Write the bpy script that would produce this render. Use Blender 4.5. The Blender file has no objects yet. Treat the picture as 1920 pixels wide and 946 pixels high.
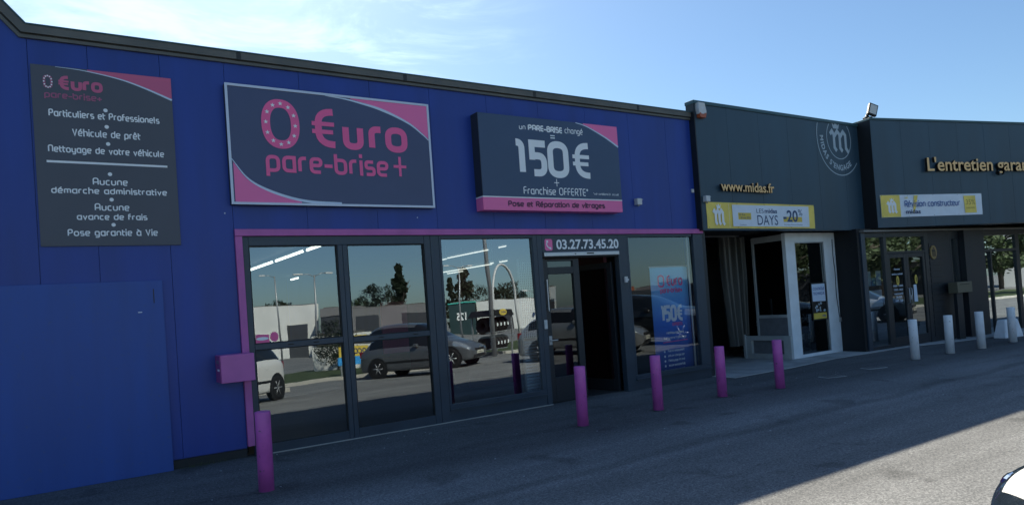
import bpy, bmesh, math, random
from mathutils import Vector, Matrix
R = math.radians
scene = bpy.context.scene
C = scene.collection
random.seed(7)

# ------------------------------------------------------------------ camera
cam_d = bpy.data.cameras.new('camera')
cam = bpy.data.objects.new('camera', cam_d); C.objects.link(cam)
cam_d.sensor_width = 36.0
cam_d.lens = 36.0 * 1290.0 / 1920.0
cam_d.shift_y = 73.8 / 1920.0
cam_d.clip_start = 0.05; cam_d.clip_end = 3000
YAW, PITCH, ROLL, CAM_D, CAM_H = 0.576548, 0.017889, -0.071065, 8.7321, 1.6
fw = Vector((math.sin(YAW)*math.cos(PITCH), math.cos(YAW)*math.cos(PITCH), math.sin(PITCH)))
rt = Vector((math.cos(YAW), -math.sin(YAW), 0)); up = rt.cross(fw)
c_, s_ = math.cos(ROLL), math.sin(ROLL)
r2 = rt*c_ + up*s_; u2 = up*c_ - rt*s_
M = Matrix(((r2.x, u2.x, -fw.x, 0), (r2.y, u2.y, -fw.y, -CAM_D), (r2.z, u2.z, -fw.z, CAM_H), (0, 0, 0, 1)))
cam.matrix_world = M
scene.camera = cam
scene.render.resolution_x, scene.render.resolution_y = 1024, 504

# ------------------------------------------------------------------ sky, sun, exposure
SUN_EL, SUN_AZ = R(42.8), R(9.0)        # azimuth from +Y towards +X: the sun stands behind the shops
SKY_STRENGTH, SUN_STRENGTH, EXPOSURE = 0.077, 4.8, 0.94
world = bpy.data.worlds.new('World'); scene.world = world; world.use_nodes = True
wn = world.node_tree; wn.nodes.clear(); N = wn.nodes.new; L = wn.links.new
sky = N('ShaderNodeTexSky'); sky.sky_type = 'NISHITA'; sky.sun_disc = False
sky.sun_elevation = SUN_EL; sky.sun_rotation = SUN_AZ
sky.air_density = 1.0; sky.dust_density = 0.8; sky.ozone_density = 1.5
tc = N('ShaderNodeTexCoord')
mp = N('ShaderNodeMapping'); mp.inputs['Rotation'].default_value = (R(12), R(-14), R(20)); mp.inputs['Scale'].default_value = (2.6, 1.6, 10.0)
nz = N('ShaderNodeTexNoise'); nz.inputs['Scale'].default_value = 1.7; nz.inputs['Detail'].default_value = 10; nz.inputs['Roughness'].default_value = 0.62
nz.inputs['Distortion'].default_value = 0.7
L(tc.outputs['Generated'], mp.inputs['Vector']); L(mp.outputs['Vector'], nz.inputs['Vector'])
r1 = N('ShaderNodeMapRange'); r1.interpolation_type = 'SMOOTHSTEP'; r1.inputs['From Min'].default_value = 0.44; r1.inputs['From Max'].default_value = 0.66
L(nz.outputs['Fac'], r1.inputs['Value'])
dt = N('ShaderNodeVectorMath'); dt.operation = 'DOT_PRODUCT'
cdir = Vector((math.sin(R(8))*math.cos(R(21)), math.cos(R(8))*math.cos(R(21)), math.sin(R(21)))).normalized()
dt.inputs[1].default_value = cdir
L(tc.outputs['Generated'], dt.inputs[0])
r2n = N('ShaderNodeMapRange'); r2n.interpolation_type = 'SMOOTHSTEP'; r2n.inputs['From Min'].default_value = 0.87; r2n.inputs['From Max'].default_value = 0.985
L(dt.outputs['Value'], r2n.inputs['Value'])
ml = N('ShaderNodeMath'); ml.operation = 'MULTIPLY'; L(r1.outputs['Result'], ml.inputs[0]); L(r2n.outputs['Result'], ml.inputs[1])
ml2 = N('ShaderNodeMath'); ml2.operation = 'MULTIPLY'; ml2.inputs[1].default_value = 0.62; L(ml.outputs[0], ml2.inputs[0])
mx = N('ShaderNodeMixRGB'); mx.inputs['Color2'].default_value = (10.5, 10.9, 11.2, 1)
L(ml2.outputs[0], mx.inputs['Fac']); L(sky.outputs['Color'], mx.inputs['Color1'])
bg = N('ShaderNodeBackground'); bg.inputs['Strength'].default_value = SKY_STRENGTH
wo = N('ShaderNodeOutputWorld'); tn = N('ShaderNodeMixRGB'); tn.blend_type = 'MULTIPLY'; tn.inputs['Fac'].default_value = 1; tn.inputs['Color2'].default_value = (0.72, 0.89, 1.0, 1)
L(mx.outputs['Color'], tn.inputs['Color1']); L(tn.outputs['Color'], bg.inputs['Color']); L(bg.outputs['Background'], wo.inputs['Surface'])
sd = bpy.data.lights.new('sun', 'SUN'); sd.energy = SUN_STRENGTH; sd.angle = R(0.53); sd.color = (1.0, 0.92, 0.76)
so = bpy.data.objects.new('sun', sd); C.objects.link(so)
sdir = Vector((math.sin(SUN_AZ)*math.cos(SUN_EL), math.cos(SUN_AZ)*math.cos(SUN_EL), math.sin(SUN_EL)))
so.rotation_euler = sdir.to_track_quat('Z', 'Y').to_euler(); so.location = (0, 0, 60)
vs = scene.view_settings
vs.view_transform = 'Standard'; vs.look = 'None'; vs.gamma = 1; vs.use_curve_mapping = False; vs.exposure = EXPOSURE
scene.cycles.max_bounces = 8; scene.cycles.transparent_max_bounces = 12; scene.cycles.use_denoising = True

# ------------------------------------------------------------------ materials
def mat(name, col, rough=0.5, metal=0.0, noise=None, bump=None, spec=0.5, col2=None, coat=0.0, streak=False):
    m = bpy.data.materials.new(name); m.use_nodes = True
    t = m.node_tree; b = t.nodes['Principled BSDF']
    b.inputs['Base Color'].default_value = (*col, 1); b.inputs['Roughness'].default_value = rough
    b.inputs['Metallic'].default_value = metal; b.inputs['Specular IOR Level'].default_value = spec
    b.inputs['Coat Weight'].default_value = coat
    g = t.nodes.new('ShaderNodeNewGeometry')
    if noise:
        n = t.nodes.new('ShaderNodeTexNoise'); n.inputs['Scale'].default_value = noise[0]; n.inputs['Detail'].default_value = 6
        if streak:
            q = t.nodes.new('ShaderNodeMapping'); q.inputs['Scale'].default_value = (3.0, 3.0, 0.35)
            t.links.new(g.outputs['Position'], q.inputs['Vector']); t.links.new(q.outputs['Vector'], n.inputs['Vector'])
        else:
            t.links.new(g.outputs['Position'], n.inputs['Vector'])
        x = t.nodes.new('ShaderNodeMapRange'); x.inputs['From Min'].default_value = 0.3; x.inputs['From Max'].default_value = 0.7
        x.inputs['To Min'].default_value = 0; x.inputs['To Max'].default_value = 1
        t.links.new(n.outputs['Fac'], x.inputs['Value'])
        k = t.nodes.new('ShaderNodeMixRGB'); a = noise[1]
        c2 = col2 or tuple(min(1, v*(1+a)) for v in col)
        k.inputs['Color1'].default_value = (*[v*(1-a) for v in col], 1) if not col2 else (*col, 1)
        k.inputs['Color2'].default_value = (*c2, 1)
        t.links.new(x.outputs['Result'], k.inputs['Fac']); t.links.new(k.outputs['Color'], b.inputs['Base Color'])
        x2 = t.nodes.new('ShaderNodeMapRange'); x2.inputs['To Min'].default_value = max(0, rough-0.08); x2.inputs['To Max'].default_value = min(1, rough+0.1)
        t.links.new(n.outputs['Fac'], x2.inputs['Value']); t.links.new(x2.outputs['Result'], b.inputs['Roughness'])
    if bump:
        n2 = t.nodes.new('ShaderNodeTexNoise'); n2.inputs['Scale'].default_value = bump[0]; n2.inputs['Detail'].default_value = 4
        t.links.new(g.outputs['Position'], n2.inputs['Vector'])
        bp = t.nodes.new('ShaderNodeBump'); bp.inputs['Strength'].default_value = bump[1]; bp.inputs['Distance'].default_value = bump[2] if len(bump) > 2 else 0.01
        t.links.new(n2.outputs['Fac'], bp.inputs['Height']); t.links.new(bp.outputs['Normal'], b.inputs['Normal'])
    return m

def emit(name, col, s):
    m = bpy.data.materials.new(name); m.use_nodes = True; t = m.node_tree
    b = t.nodes['Principled BSDF']; b.inputs['Emission Color'].default_value = (*col, 1); b.inputs['Emission Strength'].default_value = s
    b.inputs['Base Color'].default_value = (.8, .8, .8, 1)
    return m

def glass(name, boost=2.2, tint=(0.74, 0.8, 0.82), base=0.02, ripple=0.0):
    m = bpy.data.materials.new(name); m.use_nodes = True; t = m.node_tree; t.nodes.clear(); n = t.nodes.new
    fr = n('ShaderNodeFresnel'); fr.inputs['IOR'].default_value = 1.5
    mu = n('ShaderNodeMath'); mu.operation = 'MULTIPLY_ADD'; mu.inputs[1].default_value = boost; mu.inputs[2].default_value = base; mu.use_clamp = True
    t.links.new(fr.outputs[0], mu.inputs[0])
    tr = n('ShaderNodeBsdfTransparent'); tr.inputs['Color'].default_value = (*tint, 1)
    gl = n('ShaderNodeBsdfGlossy'); gl.inputs['Roughness'].default_value = 0.0; gl.inputs['Color'].default_value = (0.84, 0.94, 1, 1)
    if ripple:
        g = n('ShaderNodeNewGeometry'); w = n('ShaderNodeTexNoise'); w.inputs['Scale'].default_value = 1.3; w.inputs['Detail'].default_value = 1
        t.links.new(g.outputs['Position'], w.inputs['Vector'])
        bp = n('ShaderNodeBump'); bp.inputs['Strength'].default_value = 1; bp.inputs['Distance'].default_value = ripple
        t.links.new(w.outputs['Fac'], bp.inputs['Height']); t.links.new(bp.outputs['Normal'], gl.inputs['Normal'])
    mi = n('ShaderNodeMixShader'); o = n('ShaderNodeOutputMaterial')
    t.links.new(mu.outputs[0], mi.inputs[0]); t.links.new(tr.outputs[0], mi.inputs[1]); t.links.new(gl.outputs[0], mi.inputs[2])
    t.links.new(mi.outputs[0], o.inputs['Surface'])
    return m

def asphalt():
    m = bpy.data.materials.new('asphalt'); m.use_nodes = True; t = m.node_tree; b = t.nodes['Principled BSDF']; n = t.nodes.new; l = t.links.new
    g = n('ShaderNodeNewGeometry')
    big = n('ShaderNodeTexNoise'); big.inputs['Scale'].default_value = 0.55; big.inputs['Detail'].default_value = 5; big.inputs['Distortion'].default_value = 0.6
    mpp = n('ShaderNodeMapping'); mpp.inputs['Scale'].default_value = (0.35, 1.3, 1); l(g.outputs['Position'], mpp.inputs['Vector']); l(mpp.outputs['Vector'], big.inputs['Vector'])
    vo = n('ShaderNodeTexVoronoi'); vo.inputs['Scale'].default_value = 95; l(g.outputs['Position'], vo.inputs['Vector'])
    fi = n('ShaderNodeTexNoise'); fi.inputs['Scale'].default_value = 38; fi.inputs['Detail'].default_value = 5; l(g.outputs['Position'], fi.inputs['Vector'])
    cr = n('ShaderNodeValToRGB'); e = cr.color_ramp.elements
    e[0].position = 0.0; e[0].color = (0.050, 0.056, 0.060, 1); e[1].position = 1.0; e[1].color = (0.44, 0.44, 0.43, 1)
    k = cr.color_ramp.elements.new(0.5); k.color = (0.195, 0.198, 0.200, 1)
    sepc = n('ShaderNodeSeparateColor'); l(vo.outputs['Color'], sepc.inputs[0])
    mxx = n('ShaderNodeMath'); mxx.operation = 'MULTIPLY_ADD'; mxx.inputs[1].default_value = 0.42; l(sepc.outputs[0], mxx.inputs[0])
    m3 = n('ShaderNodeMath'); m3.operation = 'MULTIPLY'; m3.inputs[1].default_value = 0.6; l(fi.outputs['Fac'], m3.inputs[0]); l(m3.outputs[0], mxx.inputs[2])
    l(mxx.outputs[0], cr.inputs['Fac'])
    pr = n('ShaderNodeMapRange'); pr.inputs['From Min'].default_value = 0.3; pr.inputs['From Max'].default_value = 0.7; pr.inputs['To Min'].default_value = 0.72; pr.inputs['To Max'].default_value = 1.12
    l(big.outputs['Fac'], pr.inputs['Value'])
    # worn bands, a tarred joint and painted-in shade running along the shops
    sx_ = n('ShaderNodeSeparateXYZ'); l(g.outputs['Position'], sx_.inputs[0])
    wob = n('ShaderNodeTexNoise'); wob.inputs['Scale'].default_value = 0.8; l(g.outputs['Position'], wob.inputs['Vector'])
    wm = n('ShaderNodeMath'); wm.operation = 'MULTIPLY_ADD'; wm.inputs[1].default_value = 0.35; l(wob.outputs['Fac'], wm.inputs[0]); l(sx_.outputs['Y'], wm.inputs[2])
    ad = n('ShaderNodeMath'); ad.operation = 'ADD'; ad.inputs[1].default_value = 3.45; l(wm.outputs[0], ad.inputs[0])
    ab = n('ShaderNodeMath'); ab.operation = 'ABSOLUTE'; l(ad.outputs[0], ab.inputs[0])
    jr = n('ShaderNodeMapRange'); jr.interpolation_type = 'SMOOTHSTEP'; jr.inputs['From Min'].default_value = 0.03; jr.inputs['From Max'].default_value = 0.16; jr.inputs['To Min'].default_value = 0.72; jr.inputs['To Max'].default_value = 1.0
    l(ab.outputs[0], jr.inputs['Value'])
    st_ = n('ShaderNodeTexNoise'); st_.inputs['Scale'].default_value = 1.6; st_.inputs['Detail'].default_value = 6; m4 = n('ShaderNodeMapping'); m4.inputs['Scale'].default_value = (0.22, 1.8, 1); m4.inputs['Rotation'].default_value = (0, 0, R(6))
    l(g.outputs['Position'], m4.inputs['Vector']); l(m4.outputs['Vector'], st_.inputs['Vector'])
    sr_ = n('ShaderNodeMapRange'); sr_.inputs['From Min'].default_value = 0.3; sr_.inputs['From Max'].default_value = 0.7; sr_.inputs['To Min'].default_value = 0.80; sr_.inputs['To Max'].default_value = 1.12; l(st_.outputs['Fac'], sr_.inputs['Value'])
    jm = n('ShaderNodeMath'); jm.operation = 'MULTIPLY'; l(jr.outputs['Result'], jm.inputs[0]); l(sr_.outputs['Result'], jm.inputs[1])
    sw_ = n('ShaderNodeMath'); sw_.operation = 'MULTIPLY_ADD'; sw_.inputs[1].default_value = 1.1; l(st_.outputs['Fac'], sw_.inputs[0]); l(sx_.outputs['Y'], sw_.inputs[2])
    nr = n('ShaderNodeMapRange'); nr.interpolation_type = 'SMOOTHSTEP'; nr.inputs['From Min'].default_value = -2.35; nr.inputs['From Max'].default_value = -1.6; nr.inputs['To Min'].default_value = 1.0; nr.inputs['To Max'].default_value = 0.64  # shade at the foot of the fronts, put into the asphalt colour
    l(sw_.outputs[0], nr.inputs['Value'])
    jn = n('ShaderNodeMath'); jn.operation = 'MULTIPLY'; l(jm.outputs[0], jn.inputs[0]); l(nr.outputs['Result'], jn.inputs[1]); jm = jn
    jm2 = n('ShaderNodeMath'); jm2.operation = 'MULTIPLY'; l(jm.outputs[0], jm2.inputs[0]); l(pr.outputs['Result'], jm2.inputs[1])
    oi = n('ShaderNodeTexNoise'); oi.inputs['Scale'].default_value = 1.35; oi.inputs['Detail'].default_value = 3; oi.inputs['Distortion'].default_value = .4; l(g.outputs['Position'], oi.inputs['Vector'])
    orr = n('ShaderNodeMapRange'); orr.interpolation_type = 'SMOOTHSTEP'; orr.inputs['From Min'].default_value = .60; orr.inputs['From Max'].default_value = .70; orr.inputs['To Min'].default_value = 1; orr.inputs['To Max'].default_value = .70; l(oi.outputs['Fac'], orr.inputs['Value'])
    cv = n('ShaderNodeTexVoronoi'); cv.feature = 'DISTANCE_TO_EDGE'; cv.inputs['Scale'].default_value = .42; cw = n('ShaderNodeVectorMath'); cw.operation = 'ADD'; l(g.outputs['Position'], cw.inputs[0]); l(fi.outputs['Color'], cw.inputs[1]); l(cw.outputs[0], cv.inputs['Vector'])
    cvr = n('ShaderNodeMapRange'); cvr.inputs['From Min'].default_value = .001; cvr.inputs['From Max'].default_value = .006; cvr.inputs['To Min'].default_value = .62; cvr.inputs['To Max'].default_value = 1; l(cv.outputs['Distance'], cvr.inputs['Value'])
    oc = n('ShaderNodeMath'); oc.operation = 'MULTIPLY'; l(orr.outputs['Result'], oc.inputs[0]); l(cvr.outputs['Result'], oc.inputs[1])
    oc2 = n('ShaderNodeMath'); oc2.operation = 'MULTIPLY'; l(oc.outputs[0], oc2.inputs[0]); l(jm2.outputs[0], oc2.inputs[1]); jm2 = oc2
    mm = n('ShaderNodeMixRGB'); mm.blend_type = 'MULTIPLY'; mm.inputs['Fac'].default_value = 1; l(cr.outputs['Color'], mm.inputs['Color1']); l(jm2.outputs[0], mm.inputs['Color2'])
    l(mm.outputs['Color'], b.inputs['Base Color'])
    b.inputs['Roughness'].default_value = 0.85; b.inputs['Specular IOR Level'].default_value = 0.25
    bp = n('ShaderNodeBump'); bp.inputs['Strength'].default_value = 0.45; bp.inputs['Distance'].default_value = 0.004
    l(vo.outputs['Distance'], bp.inputs['Height']); l(bp.outputs['Normal'], b.inputs['Normal'])
    return m

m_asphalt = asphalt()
m_concrete = mat('concrete', (0.42, 0.42, 0.41), 0.8, noise=(2.2, 0.28), bump=(60, 0.3, 0.004))
m_blue = mat('blue_cladding', (0.016, 0.049, 0.285), 0.42, noise=(0.9, 0.17), bump=(3.0, 0.25, 0.004), streak=True)
m_blue_panel = mat('faded_blue_sheet', (0.025, 0.080, 0.34), 0.45, noise=(1.6, 0.09), streak=True)
m_slate = mat('slate_cladding', (0.026, 0.060, 0.092), 0.42, noise=(0.8, 0.18), bump=(2.5, 0.2, 0.004), streak=True)
m_slate_dark = mat('charcoal_paint', (0.012, 0.015, 0.020), 0.5, noise=(2, 0.2))
m_coping = mat('grey_brown_metal', (0.12, 0.115, 0.10), 0.5, noise=(2.5, 0.2))
m_copedge = mat('teal_metal_edge', (0.03, 0.085, 0.10), 0.4)
m_copdark = mat('dark_joint', (0.03, 0.03, 0.03), 0.6)
m_pinktrim = mat('magenta_trim', (0.52, 0.13, 0.39), 0.5, noise=(4, 0.12))
m_bollard = mat('magenta_paint', (0.58, 0.115, 0.44), 0.42, noise=(5, 0.15), bump=(14, 0.15, 0.004))
m_whiteboll = mat('white_bollard_paint', (0.88, 0.90, 0.93), 0.5, noise=(6, 0.08))
m_mailbox = mat('mailbox_paint', (0.56, 0.14, 0.42), 0.4, noise=(4, 0.08))
m_mailside = mat('mailbox_front_paint', (0.30, 0.05, 0.22), 0.45)
m_frame = mat('anthracite_frame', (0.034, 0.052, 0.075), 0.38, noise=(3, 0.12))
m_frame_d = mat('dark_frame', (0.016, 0.020, 0.026), 0.4)
m_gasket = mat('gasket', (0.006, 0.006, 0.007), 0.6)
m_white = mat('white_paint', (0.80, 0.84, 0.86), 0.5, noise=(3, 0.08))
m_offwhite = mat('old_white_paint', (0.42, 0.44, 0.44), 0.6, noise=(3, 0.15))
m_whiteprint = mat('white_print', (0.90, 0.91, 0.92), 0.5)
m_palebar = mat('pale_print', (0.62, 0.72, 0.86), 0.5)
m_pinkprint = mat('pink_print', (0.92, 0.18, 0.42), 0.42)
m_pinkprint2 = mat('pink_lettering', (0.94, 0.13, 0.34), 0.42)
m_fadedpink = mat('faded_pink_print', (0.62, 0.12, 0.24), 0.45)
m_fadedpink2 = mat('worn_pink_print', (0.42, 0.10, 0.20), 0.45)
m_sign = mat('sign_slate', (0.062, 0.078, 0.16), 0.38, noise=(1.2, 0.08))
m_sign1 = mat('sign_grey', (0.080, 0.083, 0.105), 0.42, noise=(1.2, 0.10))
m_sign2 = mat('sign_bluegrey', (0.045, 0.078, 0.15), 0.38, noise=(1.2, 0.08))
m_signframe = mat('sign_frame_silver', (0.62, 0.66, 0.76), 0.4, metal=0.2)
m_signside = mat('sign_side', (0.03, 0.034, 0.045), 0.5)
m_yellow = mat('yellow_vinyl', (0.86, 0.66, 0.13), 0.5, noise=(3, 0.12), bump=(3.5, 0.6, 0.02))
m_vinyl = mat('white_vinyl', (0.74, 0.80, 0.88), 0.5, noise=(4, 0.05), bump=(3.5, 0.6, 0.02))
m_yprint = mat('yellow_print', (0.70, 0.52, 0.08), 0.5)
m_navy = mat('navy_print', (0.025, 0.06, 0.16), 0.5)
m_blueprint = mat('blue_print', (0.05, 0.12, 0.35), 0.5)
m_letter = mat('gold_letter_face', (0.90, 0.56, 0.24), 0.45)
m_letterside = mat('letter_return', (0.010, 0.008, 0.006), 0.5)
m_grey_print = mat('grey_emblem_print', (0.40, 0.48, 0.54), 0.5)
m_plaswhite = mat('white_plastic', (0.62, 0.62, 0.62), 0.4)
m_orange = mat('orange_lens', (0.42, 0.09, 0.03), 0.35)
m_black = mat('black_plastic', (0.012, 0.012, 0.013), 0.4)
m_rubber = mat('rubber', (0.009, 0.009, 0.010), 0.75, bump=(30, 0.3))
m_alu = mat('aluminium', (0.5, 0.52, 0.55), 0.35, metal=0.8)
m_room = mat('dark_room_paint', (0.05, 0.052, 0.055), 0.8, noise=(1.5, 0.2))
m_roomfloor = mat('room_floor', (0.05, 0.052, 0.055), 0.5)
m_workshop = mat('workshop_wall', (0.045, 0.040, 0.035), 0.8, noise=(1.5, 0.35))
m_redroom = mat('dark_red_paint', (0.10, 0.008, 0.016), 0.6, noise=(1.5, 0.3))
m_tube = emit('fluorescent', (0.95, 1.0, 0.9), 2.6)
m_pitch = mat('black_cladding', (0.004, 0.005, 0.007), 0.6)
m_taillight = mat('tail_light_red', (0.25, 0.01, 0.015), 0.2, coat=0.5)
m_collar = mat('patched_mortar', (0.10, 0.10, 0.10), 0.9, noise=(30, .3))
m_tube2 = emit('dimmer_fluorescent', (1.0, 0.98, 0.85), 0.7)
m_curtain = mat('strip_curtain', (0.10, 0.10, 0.095), 0.35, noise=(2.5, 0.4), streak=True)
m_greypanel = mat('grey_panel', (0.16, 0.17, 0.19), 0.6, noise=(9, 0.12))
m_glass4 = glass('clear_window_glass', 2.4, (0.93, 0.96, 0.97), base=.02, ripple=0.0012)
m_glass = glass('window_glass', 3.6, base=.09, ripple=0.0012)
m_glass3 = glass('brighter_window_glass', 4.3, base=.11, ripple=0.0012)
m_glassdark = glass('dark_glass', 2.0, (0.35, 0.4, 0.42), ripple=0.0015)
m_grass = mat('grass_ground', (0.05, 0.075, 0.025), 0.9, noise=(3, 0.4), bump=(25, 1.0, 0.05))
m_leaf = mat('leaf_green', (0.045, 0.07, 0.025), 0.7, noise=(1.2, 0.5))
m_leafd = mat('leaf_dark', (0.02, 0.032, 0.015), 0.7, noise=(1.2, 0.5))
m_bark = mat('bark', (0.09, 0.075, 0.06), 0.9, noise=(6, 0.3))
m_wall_white = mat('white_cladding', (0.75, 0.75, 0.73), 0.6, noise=(0.6, 0.05))
m_wall_grey = mat('grey_cladding', (0.20, 0.195, 0.20), 0.6, noise=(0.5, 0.1))
m_wall_dark = mat('dark_cladding', (0.04, 0.045, 0.055), 0.6)
m_wall_teal = mat('dark_teal_cladding', (0.015, 0.045, 0.05), 0.5)
m_teal = mat('teal_trim', (0.05, 0.45, 0.38), 0.5)
m_red = mat('dark_red_cladding', (0.14, 0.012, 0.02), 0.6)
m_brick = mat('orange_brick', (0.42, 0.13, 0.06), 0.8, noise=(2, 0.15))
m_kerb = mat('kerb_stone', (0.42, 0.40, 0.36), 0.8, noise=(3, 0.15))
m_steel = mat('galvanised_steel', (0.42, 0.43, 0.44), 0.45, metal=0.6)
m_chrome = mat('chrome', (0.8, 0.8, 0.82), 0.08, metal=1.0)
m_carglass = mat('car_glass', (0.010, 0.012, 0.014), 0.04, spec=0.8)
m_silver = mat('silver_car_paint', (0.36, 0.37, 0.38), 0.25, metal=0.5, coat=0.6)
m_greycar = mat('grey_car_paint', (0.13, 0.14, 0.155), 0.28, metal=0.4, coat=0.6)
m_whitecar = mat('white_car_paint', (0.80, 0.80, 0.78), 0.25, coat=0.8)
m_blackcar = mat('dark_car_paint', (0.02, 0.022, 0.026), 0.2, coat=0.8)
m_plate = mat('number_plate', (0.72, 0.70, 0.60), 0.5)
m_lens2 = mat('bright_headlight_lens', (0.55, 0.58, 0.6), 0.1, metal=0.7)
m_lens = mat('headlight_lens', (0.02, 0.03, 0.045), 0.05, spec=0.9, coat=1.0)

# ------------------------------------------------------------------ mesh helpers
class MB:
    def __init__(s): s.bm = bmesh.new(); s.mi = 0
    def face(s, pts):
        vs_ = [s.bm.verts.new(p) for p in pts]
        f = s.bm.faces.new(vs_); f.material_index = s.mi; return f
    def box(s, x0, x1, y0, y1, z0, z1, bev=0.0):
        b = bmesh.new()
        r = bmesh.ops.create_cube(b, size=1)
        for v in b.verts:
            v.co = Vector(((x0+x1)/2+v.co.x*(x1-x0), (y0+y1)/2+v.co.y*(y1-y0), (z0+z1)/2+v.co.z*(z1-z0)))
        if bev: bmesh.ops.bevel(b, geom=b.edges[:], offset=bev, segments=2, profile=0.5, affect='EDGES')
        s._add(b); return s
    def _add(s, b, mtx=None):
        mp_ = {}
        for v in b.verts: mp_[v] = s.bm.verts.new(mtx @ v.co if mtx else v.co)
        for f in b.faces:
            try:
                n = s.bm.faces.new([mp_[v] for v in f.verts]); n.material_index = s.mi; n.smooth = f.smooth
            except ValueError: pass
        b.free()
    def cyl(s, p0, p1, r0, r1=None, seg=20, smooth=True, cap=True, bev=0.0):
        r1 = r0 if r1 is None else r1
        p0, p1 = Vector(p0), Vector(p1); d = p1-p0
        q = d.to_track_quat('Z', 'Y').to_matrix().to_4x4(); q.translation = p0
        b = bmesh.new(); h = d.length
        prof = [(r0, 0), (r1, h)] if not bev else [(r0, 0), (r1, h-bev), (r1-bev*0.3, h-bev*0.3), (r1-bev, h)]
        rings = [[b.verts.new((math.cos(2*math.pi*i/seg)*r, math.sin(2*math.pi*i/seg)*r, z)) for i in range(seg)] for r, z in prof]
        for a, c in zip(rings, rings[1:]):
            for i in range(seg):
                f = b.faces.new((a[i], a[(i+1) % seg], c[(i+1) % seg], c[i])); f.smooth = smooth
        if cap: b.faces.new(rings[0][::-1]); b.faces.new(rings[-1])
        s._add(b, q); return s
    def tube(s, pts, r, seg=8):
        P = [Vector(p) for p in pts]; rings = []; u = None
        for i, p in enumerate(P):
            d = (P[min(i+1, len(P)-1)]-P[max(i-1, 0)]).normalized()
            if u is None: u = d.orthogonal().normalized()
            u = (u-d*u.dot(d)).normalized(); v = d.cross(u)
            rings.append([s.bm.verts.new(p+(u*math.cos(2*math.pi*k/seg)+v*math.sin(2*math.pi*k/seg))*r) for k in range(seg)])
        for a, b in zip(rings, rings[1:]):
            for k in range(seg): f = s.bm.faces.new((a[k], a[(k+1) % seg], b[(k+1) % seg], b[k])); f.smooth = True; f.material_index = s.mi
        s.bm.faces.new(rings[0][::-1]); s.bm.faces.new(rings[-1])
        return s
    def prism(s, pts, y0, y1):        # polygon in x,z pushed from y0 (front) to y1
        f0 = [s.bm.verts.new((x, y0, z)) for x, z in pts]; f1 = [s.bm.verts.new((x, y1, z)) for x, z in pts]
        n = len(pts)
        a = s.bm.faces.new(f0); b = s.bm.faces.new(f1[::-1]); a.material_index = b.material_index = s.mi
        for i in range(n):
            f = s.bm.faces.new((f0[i], f1[i], f1[(i+1) % n], f0[(i+1) % n])); f.material_index = s.mi
        return s
    def flat(s, pts, y):
        return s.face([(x, y, z) for x, z in pts])

def obj(name, mb, m, parent=None, loc=None, rz=0.0, bevel=None):
    bm = mb.bm
    bm.normal_update()
    bm.normal_update()
    bm.normal_update()
    bm.normal_update()
    big = [f for f in bm.faces if len(f.verts) > 4]
    if big: bmesh.ops.triangulate(bm, faces=big)
    bmesh.ops.recalc_face_normals(bm, faces=bm.faces)
    me = bpy.data.meshes.new(name); bm.to_mesh(me); bm.free()
    for q in (m if isinstance(m, (list, tuple)) else [m]): me.materials.append(q)
    o = bpy.data.objects.new(name, me); C.objects.link(o)
    if parent: o.parent = parent
    if loc: o.location = loc
    o.rotation_euler.z = rz
    return o

def thing(name, label, cat, loc=(0, 0, 0), rz=0.0, group=None):
    o = bpy.data.objects.new(name, None); C.objects.link(o); o.location = loc; o.rotation_euler.z = rz; o.empty_display_size = 0.2
    return tag(o, label, cat, group)

def tag(o, label, cat, group=None):
    o['label'] = label; o['category'] = cat
    if group: o['group'] = group
    return o

def struct(o): o['kind'] = 'structure'; return o

# ---- monoline rounded lettering drawn as strokes
def fillet(pts, r, closed=False, seg=7):
    P = [Vector(p) for p in pts]; n = len(P); out = []
    for i in range(n):
        if not closed and i in (0, n-1): out.append(P[i].copy()); continue
        a, b, c = P[i-1], P[i], P[(i+1) % n]
        d1, d2 = (a-b), (c-b); l1, l2 = d1.length, d2.length
        k1 = l1*(0.5 if (closed or i-1 > 0) else 0.95); k2 = l2*(0.5 if (closed or i+1 < n-1) else 0.95)
        q = min(r, k1, k2)
        if q < 1e-4: out.append(b.copy()); continue
        s0, s1 = b+d1.normalized()*q, b+d2.normalized()*q
        for k in range(seg+1):
            t = k/seg
            # rounder than a plain quadratic
            w = 0.95*t*(1-t)*2
            pt = (s0*(1-t)**2 + b*w + s1*t**2)/((1-t)**2+w+t**2)
            out.append(pt)
    cl = [out[0]]
    for q in out[1:]:
        if (q-cl[-1]).length > 1e-4: cl.append(q)
    if closed and (cl[0]-cl[-1]).length < 1e-4: cl.pop()
    return cl

def ribbon(P, w, closed=False):
    n = len(P); Lh, Rh = [], []
    for i in range(n):
        if closed: a, b = P[i-1], P[(i+1) % n]
        else: a, b = P[max(0, i-1)], P[min(n-1, i+1)]
        p = P[i]
        d1 = (p-a).normalized() if (p-a).length > 1e-6 else (b-p).normalized()
        d2 = (b-p).normalized() if (b-p).length > 1e-6 else d1
        n1 = Vector((-d1.y, d1.x)); n2 = Vector((-d2.y, d2.x)); m_ = n1+n2
        if m_.length < 1e-3: m_ = n1
        m_.normalize(); k = w/2/max(0.5, m_.dot(n1))
        Lh.append(p+m_*k); Rh.append(p-m_*k)
    return Lh, Rh

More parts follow.
